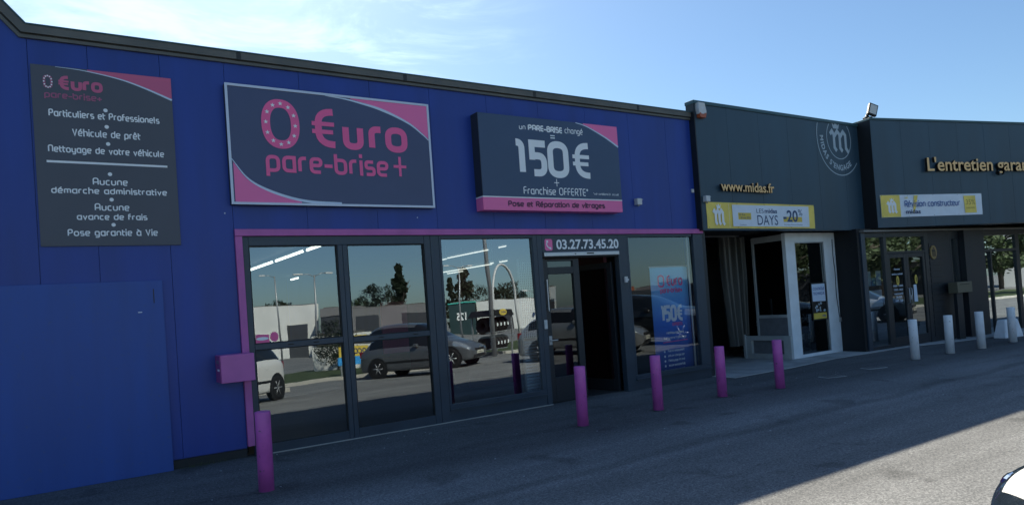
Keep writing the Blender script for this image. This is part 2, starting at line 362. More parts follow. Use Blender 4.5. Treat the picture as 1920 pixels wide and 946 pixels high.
def stroke(mb, P, w, y, closed=False):
    Lh, Rh = ribbon(P, w, closed); n = len(P)
    dy = 0 if closed or n < 3 else 0.0011/n      # successive pieces step forward a hair so that crossings never lie in one plane
    vl = [mb.bm.verts.new((a.x, y-i*dy, a.y)) for i, a in enumerate(Lh)]; vr = [mb.bm.verts.new((a.x, y-i*dy, a.y)) for i, a in enumerate(Rh)]
    for i in range(n if closed else n-1):
        j = (i+1) % n
        f = mb.bm.faces.new((vl[i], vr[i], vr[j], vl[j])); f.material_index = mb.mi

X = 0.68
G = {   # glyph: (advance width, [ (points, fillet, closed) ... ])
 'a': (.5, [([(.5, X), (.5, 0)], 0, 0), ([(.5, X), (0, X), (0, 0), (.5, 0)], .22, 0)]),
 'b': (.5, [([(0, 1), (0, 0), (.5, 0), (.5, X), (0, X)], .22, 0)]),
 'c': (.42, [([(.42, X), (0, X), (0, 0), (.42, 0)], .22, 0)]),
 'd': (.5, [([(.5, 1), (.5, 0), (0, 0), (0, X), (.5, X)], .22, 0)]),
 'e': (.48, [([(.46, 0), (0, 0), (0, X), (.48, X), (.48, .34), (.05, .34)], .2, 0)]),
 'f': (.26, [([(0, 0), (0, 1), (.28, 1)], .2, 0), ([(0, .62), (.24, .62)], 0, 0)]),
 'g': (.5, [([(.5, .02), (0, .02), (0, X), (.5, X), (.5, -.28), (.02, -.28)], .2, 0)]),
 'h': (.48, [([(0, 1), (0, 0)], 0, 0), ([(0, X), (.48, X), (.48, 0)], .22, 0)]),
 'i': (.0, [([(0, 0), (0, X-.03)], 0, 0), ([(0, .96), (0, .985)], 0, 0)]),
 'l': (.1, [([(0, 1), (0, 0), (.12, 0)], .12, 0)]),
 'm': (.72, [([(0, 0), (0, X), (.36, X), (.36, 0)], .16, 0), ([(.36, X), (.72, X), (.72, 0)], .16, 0)]),
 'n': (.48, [([(0, 0), (0, X), (.48, X), (.48, 0)], .22, 0)]),
 'o': (.52, [([(0, 0), (.52, 0), (.52, X), (0, X)], .25, 1)]),
 'p': (.5, [([(0, -.3), (0, X), (.5, X), (.5, 0), (.04, 0)], .22, 0)]),
 'r': (.3, [([(0, 0), (0, X), (.32, X)], .2, 0)]),
 's': (.4, [([(.4, X), (0, X), (0, .34), (.42, .34), (.42, 0), (0, 0)], .13, 0)]),
 't': (.22, [([(0, .95), (0, 0), (.24, 0)], .2, 0), ([(0, .64), (.24, .64)], 0, 0)]),
 'u': (.48, [([(0, X), (0, 0), (.48, 0), (.48, X)], .22, 0)]),
 'v': (.46, [([(0, X), (.23, 0), (.46, X)], 0, 0)]),
 'x': (.46, [([(0, X), (.46, 0)], 0, 0), ([(.46, X), (0, 0)], 0, 0)]),
 'y': (.48, [([(0, X), (0, .02), (.48, .02)], .2, 0), ([(.48, X), (.48, -.28), (.05, -.28)], .18, 0)]),
 'A': (.58, [([(0, 0), (0, 1), (.58, 1), (.58, 0)], .27, 0), ([(.02, .38), (.56, .38)], 0, 0)]),
 'B': (.5, [([(0, 0), (0, 1), (.46, 1), (.46, .54), (.04, .54)], .16, 0), ([(.2, .54), (.52, .54), (.52, 0), (0, 0)], .16, 0)]),
 'E': (.44, [([(.44, 1), (0, 1), (0, 0), (.44, 0)], .2, 0), ([(.02, .5), (.38, .5)], 0, 0)]),
 'F': (.4, [([(.42, 1), (0, 1), (0, 0)], .2, 0), ([(.02, .5), (.36, .5)], 0, 0)]),
 'I': (.0, [([(0, 0), (0, 1)], 0, 0)]),
 'N': (.56, [([(0, 0), (0, 1), (.56, 1), (.56, 0)], .27, 0)]),
 'O': (.62, [([(0, 0), (.62, 0), (.62, 1), (0, 1)], .3, 1)]),
 'P': (.5, [([(0, 0), (0, 1), (.5, 1), (.5, .45), (.04, .45)], .22, 0)]),
 'R': (.5, [([(0, 0), (0, 1), (.5, 1), (.5, .45), (.04, .45)], .22, 0), ([(.24, .45), (.52, 0)], 0, 0)]),
 'S': (.46, [([(.46, 1), (0, 1), (0, .52), (.48, .52), (.48, 0), (0, 0)], .18, 0)]),
 'T': (.5, [([(0, 1), (.5, 1)], 0, 0), ([(.25, 1), (.25, 0)], 0, 0)]),
 'V': (.56, [([(0, 1), (.28, 0), (.56, 1)], 0, 0)]),
 '0': (.52, [([(0, 0), (.52, 0), (.52, 1), (0, 1)], .26, 1)]),
 '1': (.22, [([(0, 1), (.22, 1), (.22, 0)], .2, 0)]),
 '5': (.5, [([(.46, 1), (0, 1)], 0, 0), ([(0, 1), (0, .56)], 0, 0), ([(0, .58), (.5, .58), (.5, 0), (.04, 0)], .24, 0)]),
 '€': (.56, [([(.54, 1), (.12, .98), (.12, .02), (.56, 0)], .36, 0), ([(0, .62), (.5, .62)], 0, 0, .62), ([(0, .38), (.46, .38)], 0, 0, .62)]),
 '-': (.24, [([(0, .34), (.24, .34)], 0, 0)]),
 '+': (.4, [([(0, .34), (.4, .34)], 0, 0), ([(.2, .12), (.2, .56)], 0, 0)]),
 '=': (.4, [([(0, .5), (.4, .5)], 0, 0), ([(0, .2), (.4, .2)], 0, 0)]),
 '*': (.2, [([(0, .86), (.2, .86)], 0, 0), ([(.05, .95), (.15, .77)], 0, 0), ([(.15, .95), (.05, .77)], 0, 0)]),
 "'": (.0, [([(0, .8), (0, 1.02)], 0, 0)]),
 ' ': (.22, []),
}
ACC = {'é': ('e', [([(.18, .80), (.34, .98)], 0, 0)]), 'ê': ('e', [([(.1, .80), (.24, .98), (.38, .80)], 0, 0)]), 'à': ('a', [([(.12, .98), (.30, .80)], 0, 0)])}
def stroke_text(mb, s, x0, x1, z0, cap, w, y, gap=0.2, asc=1.0):
    """one printed line: spans x0..x1, baseline z0, capitals cap tall, strokes w wide"""
    pos, x = [], 0.0
    for i, ch in enumerate(s):
        base, extra = (ACC[ch] if ch in ACC else (ch, []))
        pos.append((x, base, extra)); x += G[base][0] + gap
    total = x-gap
    gx = (x1-x0-w)/total; gz = (cap-w)/asc
    k = 0
    for px, base, extra in pos:
        for pts, r, cl, *ww in G[base][1]+extra:
            wk = w*(ww[0] if ww else 1)
            Q = fillet(pts, r, bool(cl)) if r else [Vector(p) for p in pts]
            Q = [Vector((x0+w/2+(px+q.x)*gx, z0+w/2+q.y*gz)) for q in Q]
            if not r and len(Q) == 2:      # square butt ends reach the box
                d = (Q[1]-Q[0]).normalized()*wk*0.5; Q = [Q[0]-d, Q[1]+d]
            stroke(mb, Q, wk, y-0.0013*(k % 3), bool(cl)); k += 1

def font_mesh(s, bold=0.0, extrude=0.0, spacing=1.0):
    cu = bpy.data.curves.new('t', 'FONT'); cu.body = s; cu.offset = bold; cu.extrude = extrude; cu.space_character = spacing; cu.resolution_u = 4
    o = bpy.data.objects.new('t', cu); C.objects.link(o)
    dg = bpy.context.evaluated_depsgraph_get(); dg.update()
    me = bpy.data.meshes.new_from_object(o.evaluated_get(dg))
    bpy.data.objects.remove(o); bpy.data.curves.remove(cu)
    return me
def font_text(mb, s, x0, x1, z0, z1, y, bold=0.0, depth=0.0, spacing=1.0, side_mi=None):
    """plain sans lettering fitted into a box in the x,z plane"""
    me = font_mesh(s, bold, 0.5 if depth else 0.0, spacing)
    xs = [v.co.x for v in me.vertices]; ys = [v.co.y for v in me.vertices]
    a, b, c, d = min(xs), max(xs), min(ys), max(ys)
    vv = []
    for v in me.vertices:
        vv.append(mb.bm.verts.new((x0+(v.co.x-a)/(b-a)*(x1-x0), y+((0.5-v.co.z)*depth if depth else 0), z0+(v.co.y-c)/(d-c)*(z1-z0))))
    for p in me.polygons:
        try:
            f = mb.bm.faces.new([vv[i] for i in p.vertices])
            f.material_index = mb.mi if (side_mi is None or p.normal.z > 0.5) else side_mi
        except ValueError: pass
    bpy.data.meshes.remove(me)

def crowned_m(mb, x0, x1, z0, z1, y, w, crown=True, crown_x=.28):
    H = z1-z0; W = x1-x0; top = 0.74 if crown else 1.0
    for k, pts in enumerate(([(0, .80), (.11, .95), (.2, .80), (.2, .2), (.31, .04)], [(.2, .68), (.40, .97), (.52, .82), (.52, .2), (.63, .04)], [(.52, .68), (.72, .97), (.84, .82), (.84, .2), (.97, .02)])):
        stroke(mb, [Vector((x0+a*W, z0+b*H*top)) for a, b in pts], w, y-0.0004*k)
    if crown:
        mb.flat([(x0+W*(crown_x+a*.44), z0+H*(.80+b*.22)) for a, b in ((.18, 0), (.82, 0), (1, 1), (.72, .5), (.5, 1.1), (.28, .5), (0, 1))], y)

def star(mb, cx, cz, r, y):
    mb.flat([(cx+math.sin(i*math.pi/5)*(r if i % 2 == 0 else r*.42), cz+math.cos(i*math.pi/5)*(r if i % 2 == 0 else r*.42)) for i in range(10)], y)

def disc(mb, cx, cz, rx, rz_, y, n=24):
    mb.flat([(cx+math.cos(i*2*math.pi/n)*rx, cz+math.sin(i*2*math.pi/n)*rz_) for i in range(n)], y)

# ================================================================== ground
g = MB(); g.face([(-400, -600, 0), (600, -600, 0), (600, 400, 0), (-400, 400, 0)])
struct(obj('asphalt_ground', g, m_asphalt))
g = MB()
front = [(9.98, -0.50), (11.6, -0.50), (13.3, -0.36), (15.9, -0.50), (17.4, -0.92), (20.5, -1.5), (27, -2.6), (27, 6.0), (9.98, 6.0)]
b0 = [g.bm.verts.new((x, y, 0.012)) for x, y in front]; b1 = [g.bm.verts.new((x, y, -0.1)) for x, y in front]
g.bm.faces.new(b0)
for i in range(len(front)): g.bm.faces.new((b0[i], b1[i], b1[(i+1) % len(front)], b0[(i+1) % len(front)]))
struct(obj('concrete_pavement', g, m_concrete))
g = MB(); g.box(1.95, 6.28, -0.035, -0.004, -0.05, 0.010)
struct(obj('threshold_kerb', g, m_kerb))
# verge and kerb across the car park (seen mirrored in the glass)
g = MB(); g.box(-60, 5.5, -12.4, -12.2, -0.1, 0.12, 0.01); g.box(5.51, 80, -15.2, -15.0, -0.1, 0.12, 0.01)
struct(obj('kerb', g, m_kerb))
g = MB(); g.face([(-60, -26, 0.08), (80, -26, 0.08), (80, -15.2, 0.08), (5.5, -15.2, 0.08), (5.5, -12.4, 0.08), (-60, -12.4, 0.08)])
struct(obj('grass_verge', g, m_grass))

# ================================================================== blue shop
shop = thing('shop_building', 'cobalt blue single storey shop unit with magenta trim round its glazing', 'building')
def panels(mb, xs, z0, z1, yf, t=0.03, gap=0.0035):
    for a, b in zip(xs, xs[1:]): mb.box(a+gap/2, b-gap/2, yf, yf+t, z0, z1, 0.002)
w = MB()
seams = [9.94, 9.2, 8.3, 7.35, 6.4, 5.45, 4.5, 3.6, 2.65, 1.75][::-1]
panels(w, seams, 2.70, 4.84, 0.0)
panels(w, [-.2, .34, 1.05, 1.75], 0.115, 4.84, 0.0)
w.prism([(-8, .115), (-2.4, .115), (-2.4, 7.0), (-8, 7.0)], 0, .03)
w.prism([(-2.393, .115), (-1.3, .115), (-1.3, 6.02), (-2.2, 7.0), (-2.393, 7.0)], 0, .03)
w.prism([(-1.293, .115), (-.203, .115), (-.203, 4.82), (-1.293, 6.01)], 0, .03)
w.box(-8, 1.75, .042, .3, .1, 2.72); w.box(-2.2, 9.94, .042, .3, 2.7202, 4.83); w.box(-8, -2.2002, .042, .3, 2.7202, 7.0); w.prism([(-.2, 4.8302), (-2.2, 7.0), (-2.2, 4.8302)], .042, .3)
obj('wall', w, m_blue, shop)
def band(pts, off0, off1, y0, y1):
    b = MB(); P = [Vector(p) for p in pts]
    def off(o):
        out = []
        for i, p in enumerate(P):
            d1 = (P[i]-P[i-1]).normalized() if i else (P[1]-P[0]).normalized(); d2 = (P[i+1]-P[i]).normalized() if i+1 < len(P) else d1
            n1 = Vector((d1.y, -d1.x)); n2 = Vector((d2.y, -d2.x)); m_ = (n1+n2).normalized(); out.append(p+m_*(o/m_.dot(n1)))
        return out
    A, B = off(off0), off(off1)
    for i in range(len(P)-1):
        b.prism([(A[i].x, A[i].y), (A[i+1].x, A[i+1].y), (B[i+1].x, B[i+1].y), (B[i].x, B[i].y)], y0, y1)
    return b
rl = [(-8, 7.12), (-2.15, 7.12), (-.2, 4.90), (9.93, 4.90)]
cp = obj('coping', band(rl, 0.008, 0.092, -.055, .32), m_coping, shop)
obj('coping_edge', band(rl, -0.008, 0.007, -.065, .33), m_copedge, cp)
obj('drip_joint', band(rl, 0.093, 0.108, -.022, .30), m_copdark, cp)
obj('lower_flashing', band(rl, 0.109, 0.142, -.034, .02), m_coping, cp)
b = MB()
for x in (1.9, 4.1, 6.3, 8.5): b.box(x, x+.05, -.0575, -.0555, 4.802, 4.893); b.box(x-.004, x, -.0572, -.0555, 4.802, 4.893)
obj('coping_joint', b, m_copdark, cp)
b = MB(); b.box(-8, 1.75, .03, .3, -.1, .099); obj('plinth', b, m_slate_dark, shop)
# side and rear walls, roof, room
b = MB(); b.box(-8, -7.8, .3, 15, -.1, 7.0); b.box(9.80, 9.94, .3, 15, -.1, 4.8); b.box(-7.8, 9.8, 14.8, 15, -.1, 4.8)
obj('outer_wall', b, m_blue, shop)
b = MB(); b.box(-7.8, 9.8, .31, 14.8, 4.45, 4.6); obj('roof', b, m_coping, shop)
b = MB(); b.box(-.5, 9.79, .12, 14.7, -.1, .006); obj('floor', b, m_roomfloor, shop)
b = MB(); b.box(-.5, 9.79, .305, 14.7, 3.0, 3.05); obj('ceiling', b, m_room, shop)
b = MB(); b.box(-.6, -.5, .3, 14.7, 0, 3); b.box(-.5, 6.25, 14.6, 14.7, 0, 3); b.box(9.72, 9.79, .31, 14.6, 0.006, 3); b.box(1.5, 1.82, .3, .4, 0, 3); obj('inner_wall', b, m_room, shop)
b = MB(); b.box(8.05, 9.7, 9.0, 9.1, .006, 3); b.box(8.05, 8.12, .6, 9.0, .006, 3.0); obj('partition', b, m_redroom, shop)

# magenta trim
b = MB(); b.box(1.752, 1.832, -.045, .02, .13, 2.648, .003); b.box(1.752, 9.94, -.05, .02, 2.652, 2.735, .003)
obj('magenta_trim', b, m_pinktrim, shop)

def pane(parent, x0, x1, z0, z1, y, m, tilt=0.45, yaw=0.0):
    """one sheet of glass, leaning a fraction of a degree in its frame as real panes do"""
    b = MB(); cx, cz = (x0+x1)/2, (z0+z1)/2
    W, Hh = (x1-x0)/2, (z1-z0)/2; t, q = math.tan(R(tilt)), math.tan(R(yaw))
    pts = [(x, y + (z-cz)*t + (x-cx)*q, z) for x, z in ((x0, z0), (x1, z0), (x1, z1), (x0, z1))]
    b.face(pts); o = obj('pane', b, m, parent)
    if o.data.polygons[0].normal.y > 0: o.data.flip_normals()
    return o
def frame_boxes(lst, y0, y1, bev=0.004):
    b = MB()
    for x0, x1, z0, z1 in lst: b.box(x0, x1, y0, y1, z0, z1, bev)
    return b
# left double window
f = frame_boxes([(1.836, 1.905, 0, 2.648), (1.907, 4.258, 2.535, 2.648), (3.012, 3.075, 0.002, 2.533), (3.079, 3.142, 0.002, 2.533), (4.262, 4.355, 0, 2.648), (4.36, 4.49, 0, 2.648),
                 (1.907, 3.010, 1.265, 1.335), (3.144, 4.258, 1.25, 1.318), (1.907, 3.010, 0.002, .115), (3.144, 4.258, 0.002, .13)], -.012, .07)
win = obj('window', f, m_frame, shop)
b = MB()
for x0, x1, z0, z1 in ((1.905, 3.012, 1.335, 2.535), (3.142, 4.262, 1.318, 2.535), (1.905, 3.012, .115, 1.265), (3.142, 4.262, .13, 1.25)):
    for q in ((x0, x0+.012, z0, z1), (x1-.012, x1, z0, z1), (x0+.012, x1-.012, z0, z0+.012), (x0+.012, x1-.012, z1-.012, z1)): b.box(q[0], q[1], -.003, .05, q[2], q[3])
obj('gasket', b, m_gasket, win)
for x0, x1, z0, z1, yw in ((1.906, 3.011, 1.336, 2.534, .0), (3.143, 4.261, 1.319, 2.534, .15), (1.906, 3.011, .116, 1.264, .0), (3.143, 4.261, .131, 1.249, .15)):
    pane(win, x0, x1, z0, z1, .028, m_glass, .55 if z0 > 1 else 1.2, yw)
b = MB()
for px, pz in ((2.3, 1.30), (2.62, 1.30), (3.5, 1.285), (4.0, 1.285)): b.box(px, px+.07, -.016, -.012, pz-.006, pz+.006)
obj('drain_cap', b, m_gasket, win)
# second window
f = frame_boxes([(4.494, 4.53, .25, 2.648), (4.532, 6.115, 2.60, 2.648), (4.494, 6.19, .172, .248), (6.117, 6.19, .25, 2.648), (6.194, 6.285, 0, 2.648)], -.012, .07)
f.box(4.494, 6.19, .0, .06, 0, .17); f.box(4.494, 6.19, -.03, -.013, .160, .182)
win2 = obj('window', f, m_frame, shop); pane(win2, 4.53, 6.117, .249, 2.60, .028, m_glass3, .75, -.2)
b = MB(); b.box(4.532, 4.552, .05, .08, 1.9, 2.6); obj('white_strip', b, m_white, win2)
# doorway
f = frame_boxes([(6.289, 7.858, 2.37, 2.648), (7.862, 8.06, 0, 2.648)], -.012, .10)
lint = obj('door_surround', f, m_frame, shop)
b = MB(); b.box(6.30, 7.855, -.045, .09, 2.305, 2.368, .006); obj('shutter_box', b, m_alu, lint)
b = MB(); b.box(6.31, 7.85, .0, .05, 2.28, 2.303); b.box(6.9, 6.93, -.047, -.045, 2.33, 2.345); b.box(7.15, 7.3, -.047, -.045, 2.33, 2.35); obj('shutter_slot', b, m_gasket, lint)
b = MB(); b.box(7.94, 8.0, -.05, -.012, 1.83, 1.93, .005); b.box(8.0, 8.03, -.045, -.012, 1.86, 1.89, .003); obj('key_switch', b, m_plaswhite, lint)
# door leaf, closed left half, plus folded inner leaf
dl = frame_boxes([(6.30, 6.42, .012, 2.27), (6.93, 7.05, .012, 2.27), (6.422, 6.928, 2.03, 2.14), (6.422, 6.928, 2.235, 2.27), (6.422, 6.928, .012, .40)], .06, .12)
door = obj('door', dl, m_frame_d, shop)
pane(door, 6.42, 6.93, .40, 2.03, .09, m_glassdark, .2, 0.4); pane(door, 6.42, 6.93, 2.14, 2.235, .09, m_glassdark)
b = MB(); b.box(6.34, 6.36, .0, .03, 1.45, 1.95, .004); b.cyl((6.35, .01, 1.5), (6.35, .06, 1.5), .008); b.cyl((6.35, .01, 1.9), (6.35, .06, 1.9), .008); obj('handle', b, m_alu, door)
b = MB(); b.box(6.33, 6.39, .03, .06, .92, 1.06, .004); b.cyl((6.36, .0, .99), (6.36, .06, .99), .014); b.box(6.36, 6.48, -.005, .012, .98, 1.0, .003); obj('lever', b, m_steel, door)
b = MB(); b.box(6.47, 6.58, .098, .10, 1.60, 1.82); obj('paper_notice', b, m_offwhite, door)
b = MB(); b.box(6.22, 6.275, -.034, -.012, 1.18, 1.32, .006); b.box(6.235, 6.26, -.037, -.034, 1.21, 1.28); obj('intercom', b, [m_plaswhite], lint)
il = frame_boxes([(0, .10, .01, 2.2), (.80, .9, .01, 2.2), (.102, .798, 2.1, 2.2), (.102, .798, .01, .2)], -.025, .025)
inner = obj('open_door_leaf', il, m_frame_d, shop, loc=(7.82, .14, 0), rz=R(97))
b = MB(); b.face([(.10, 0, .2), (.80, 0, .2), (.80, 0, 2.1), (.10, 0, 2.1)]); o = obj('pane', b, m_glassdark, inner)
if o.data.polygons[0].normal.y < 0: o.data.flip_normals()
# right window
f = frame_boxes([(8.062, 8.10, .25, 2.648), (8.102, 9.66, 2.60, 2.648), (8.062, 9.94, .175, .248), (9.70, 9.94, .25, 2.648)], -.012, .07)
f.box(8.062, 9.94, -.0, .08, 0, .172); f.box(8.062, 9.94, -.035, -.013, .162, .186)
win3 = obj('window', f, m_frame, shop); pane(win3, 8.10, 9.70, .249, 2.60, .028, m_glass4, .45, 0.0)
b = MB(); b.cyl((9.60, .06, .25), (9.60, .06, 2.6), .018); obj('white_pole', b, m_plaswhite, win3)
# phone number on the lintel
ph = thing('phone_number_sign', 'white phone number with pink handset symbol on the lintel above the shop door', 'sign', (6.34, -.013, 2.40))
b = MB()
ic = MB(); P = [(.02, 0), (.13, 0), (.15, .02), (.15, .16), (.13, .18), (.02, .18), (0, .16), (0, .02)]; ic.flat(P, -.002); obj('handset_tile', ic, m_pinkprint, ph)
hs = MB(); stroke(hs, fillet([(.05, .15), (.035, .09), (.06, .05), (.11, .03)], .03), .018, -.004); hs.flat([(.03, .155), (.065, .16), (.07, .125), (.035, .12)], -.005); hs.flat([(.085, .055), (.12, .05), (.125, .02), (.09, .02)], -.005)
obj('handset', hs, m_whiteprint, ph)
b = MB(); font_text(b, '03.27.73.45.20', .225, 1.535, .012, .172, -.003, bold=.028); obj('number', b, m_whiteprint, ph)

# ceiling tubes and shop furniture
TL = [(3.92, 3.2, 4.35, 2.9, 'lit fluorescent tube in the upper right of the left window, nearest of its row'), (3.90, 4.5, 6.6, 2.9, 'lit fluorescent tube in the left window, middle of its slanting row'),
      (3.89, 6.78, 9.1, 2.9, 'lit fluorescent tube in the left window, lowest of its slanting row'), (6.2, 13.0, 13.9, 2.9, 'short lit tube standing apart below the slanting row in the left window'),
      (7.02, 2.13, 2.41, 2.7, 'short lit tube at the right end of the upper row behind the second window'), (7.04, 2.82, 4.56, 2.7, 'long lit tube of the upper row behind the second window'), (7.12, 4.74, 5.05, 2.7, 'stub of lit tube at the left end of the upper row behind the second window'),
      (7.26, 2.5, 2.8, 2.45, 'short lit tube at the right end of the lower row behind the second window'), (7.24, 2.98, 3.12, 2.45, 'tiny lit stub in the lower row behind the second window'), (7.38, 3.28, 5.85, 2.45, 'long lit tube of the lower row behind the second window'), (7.82, 5.3, 6.1, 2.45, 'pale short tube under the left end of the lower row behind the second window')]
for x, y0, y1, z, lab in TL:
    t = thing('tube_light', lab, 'ceiling light', (x, y0, z), group='fluorescent tubes inside the shop')
    k = .018 if z > 2.8 else .011
    b = MB(); b.cyl((0, 0, 0), (0, y1-y0, 0), k, seg=10); obj('tube', b, m_tube if z > 2.8 else m_tube2, t)
    b = MB(); b.box(-.03, .03, -.02, y1-y0+.02, k+.012, k+.045); b.box(-.012, .012, -.02, -.002, -.015, k+.012); b.box(-.012, .012, y1-y0+.002, y1-y0+.02, -.015, k+.012)
    b.cyl((0, .05, k+.045), (0, .05, 3.0-z), .004, seg=6); obj('housing', b, m_plaswhite, t)
gr = thing('wire_grid_display', 'pale wire grid display panel standing behind the right side of the second window', 'display rack', (5.98, .22, 0), R(4))
b = MB()
for i in range(14): b.box(i*.038, .006+i*.038, 0, .006, 1.05, 2.25)
for i in range(32): b.box(0, .5, .007, .013, 1.05+i*.038, 1.056+i*.038)
obj('wire_grid', b, m_plaswhite, gr)
b = MB(); b.box(-.03, -.002, -.01, .02, 0, 2.3, .004); b.box(.502, .53, -.01, .02, 0, 2.3, .004)
obj('stand', b, m_steel, gr)
b = MB()
for i in range(20): b.box(0, .5, 0, .012, .06+i*.048, .098+i*.048)
obj('slatted_front', b, m_palebar, gr)
dk = thing('counter', 'dark shop counter deep behind the left double window', 'counter', (2.6, 6, .006))
b = MB(); b.box(0, 2.4, 0, .7, 0, 1.0, .01); obj('base', b, m_frame_d, dk)
b = MB(); b.box(-.05, 2.45, -.05, .75, 1.002, 1.04, .01); obj('worktop', b, m_greypanel, dk)

st2 = thing('reception_desk', 'pale topped reception desk in the dim shop behind the open door', 'desk', (6.6, 3.2, .006))
b = MB(); b.box(0, 1.1, 0, .6, 0, .95, .01); obj('base', b, m_redroom, st2)
b = MB(); b.box(-.04, 1.14, -.04, .64, .952, .99, .006); obj('desktop', b, m_offwhite, st2)
b = MB(); b.box(7.2, 7.95, 8.9, 8.98, .5, 1.9, .01); tag(obj('wall_poster', b, m_pinkprint), 'dim pink poster on the back partition seen through the shop door', 'poster')
# small stickers on left pane
st = MB(); st.flat([(0, 0), (.165, -.005), (.16, .10), (.005, .11)], 0)
t = obj('sticker', st, m_pinkprint2, loc=(1.925, .018, 1.342)); tag(t, 'small pink sticker in the corner of the upper left shop pane', 'sticker')
st = MB(); disc(st, .2, .055, .075, .02, -.001); d_ = obj('white_blob', st, m_whiteprint, t); d_.location = (-.12, -.001, 0)
st = MB(); disc(st, 0, 0, .05, .06, 0); t = obj('round_sticker', st, m_pinkprint2, loc=(2.15, .018, 1.41)); tag(t, 'small round dark pink sticker right of the square one', 'sticker')

# roll-up banner behind right window
m_roll = bpy.data.materials.new('banner_print'); m_roll.use_nodes = True; nt = m_roll.node_tree
tcn = nt.nodes.new('ShaderNodeTexCoord'); sp = nt.nodes.new('ShaderNodeSeparateXYZ'); cr = nt.nodes.new('ShaderNodeValToRGB')
nt.links.new(tcn.outputs['Generated'], sp.inputs[0]); nt.links.new(sp.outputs['Z'], cr.inputs['Fac']); nt.links.new(cr.outputs['Color'], nt.nodes['Principled BSDF'].inputs['Base Color'])
cr.color_ramp.elements[0].color = (0.02, 0.03, 0.22, 1); cr.color_ramp.elements[1].color = (0.30, 0.75, 1.0, 1); k = cr.color_ramp.elements.new(.5); k.color = (.05, .22, .75, 1)
ru = thing('rollup_banner', 'tall blue roll-up advertising banner standing inside the right shop window', 'banner', (8.70, .14, .006))
b = MB(); b.box(0, .94, 0, .006, .09, 2.06); obj('print', b, m_roll, ru)
b = MB(); b.box(-.01, .95, -.05, .07, 0, .085, .01); b.box(-.005, .945, -.008, .014, 2.06, 2.085, .003); obj('base_and_rail', b, m_alu, ru)
b = MB(); stroke_text(b, '0', .17, .34, 1.70, .23, .035, -.003); stroke_text(b, '€uro', .38, .80, 1.72, .2, .035, -.003, gap=.24); stroke_text(b, 'pare-brise+', .22, .78, 1.60, .1, .018, -.003, gap=.26); obj('pink_lettering', b, m_pinkprint2, ru)
b = MB(); stroke_text(b, '150€', .18, .76, 1.08, .30, .06, -.003, gap=.26); stroke_text(b, 'remboursement', .30, .74, .86, .05, .010, -.003); stroke_text(b, 'sur votre franchise', .22, .80, .77, .05, .010, -.003)
for k, s_t in enumerate(('Pose et remplacement', 'pris en charge par', 'Nettoyage int ext', 'aucune avance de frais', 'une pose garantie')):
    stroke_text(b, s_t, .30, .72, .54-k*.085, .045, .009, -.003); disc(b, .22, .555-k*.085, .022, .022, -.003, 10)
obj('white_lettering', b, m_whiteprint, ru)
b = MB(); b.flat([(.2, .71), (.82, .725), (.82, .738), (.2, .724)], -.003); font_text(b, 'OFFERTS', .46, .72, 1.0, 1.06, -.003, .03); obj('pink_bar', b, m_pinkprint2, ru)

# service door sheet on the wall, left
sd_ = thing('service_hatch', 'large flat faded blue sheet covering the lower left of the shop wall', 'panel', (-2.4, 0, 0))
b = MB(); b.box(0, 3.34, -.035, -.002, .0, 2.155, .003); obj('sheet', b, m_blue_panel, sd_)
b = MB(); b.box(3.24, 3.25, -.038, -.0355, 1.9, 2.06); obj('slot', b, m_copdark, sd_)
b = MB()
for k in range(9): b.cyl((.1+k*.39, -.037, 2.12), (.1+k*.39, -.034, 2.12), .006, seg=8); b.cyl((.1+k*.39, -.037, .05), (.1+k*.39, -.034, .05), .006, seg=8)
obj('rivet', b, m_blue, sd_)
b = MB(); b.box(3.08, 3.12, -.038, -.0355, 1.80, 1.81); obj('chip', b, m_whiteprint, sd_)

# mailbox
mb_ = thing('mailbox', 'magenta metal letter box mounted sideways on the wall left of the windows', 'letter box', (1.455, -.30, .93))
b = MB(); b.box(0.004, .375, .01, .30, 0, .32, .006); obj('body', b, m_mailbox, mb_)
b = MB(); b.box(-.006, .003, .02, .29, .006, .314, .002); obj('door', b, m_mailside, mb_)
b = MB(); b.box(-.010, -.0065, .06, .22, .225, .262); obj('slot_plate', b, mat('slot_plate_paint', (.16, .12, .19), .4), mb_)
b = MB(); b.box(-.012, -.0065, .05, .15, .14, .162); obj('name_plate', b, m_whiteprint, mb_)

# ================================================================== boards
# first: info board
bd = thing('information_board', 'tall dark grey board listing services in white rounded lettering', 'sign', (-.18, -.003, 2.555))
b = MB(); b.box(0, 1.34, -.018, 0, 0, 1.935, .002); obj('board', b, m_sign1, bd)
def arc_pts(P, n=24):   # Catmull-Rom through P
    out = []; Q = [Vector(p) for p in P]; Q = [Q[0]*2-Q[1]]+Q+[Q[-1]*2-Q[-2]]
    for i in range(1, len(Q)-2):
        for k in range(n):
            t = k/n; a, b_, c, d = Q[i-1:i+3]
            out.append(0.5*((2*b_)+(c-a)*t+(2*a-5*b_+4*c-d)*t*t+(3*b_-a-3*c+d)*t**3))
    out.append(Q[-2]); return out
def corner_fill(mb, P, z_edge, y):
    for a, b_ in zip(P, P[1:]):
        za, zb = ((min(a.y, z_edge-.0005), min(b_.y, z_edge-.0005)) if z_edge > .5 else (max(a.y, z_edge+.0005), max(b_.y, z_edge+.0005)))
        mb.face([(a.x, y, za), (b_.x, y, zb), (b_.x, y, z_edge), (a.x, y, z_edge)])
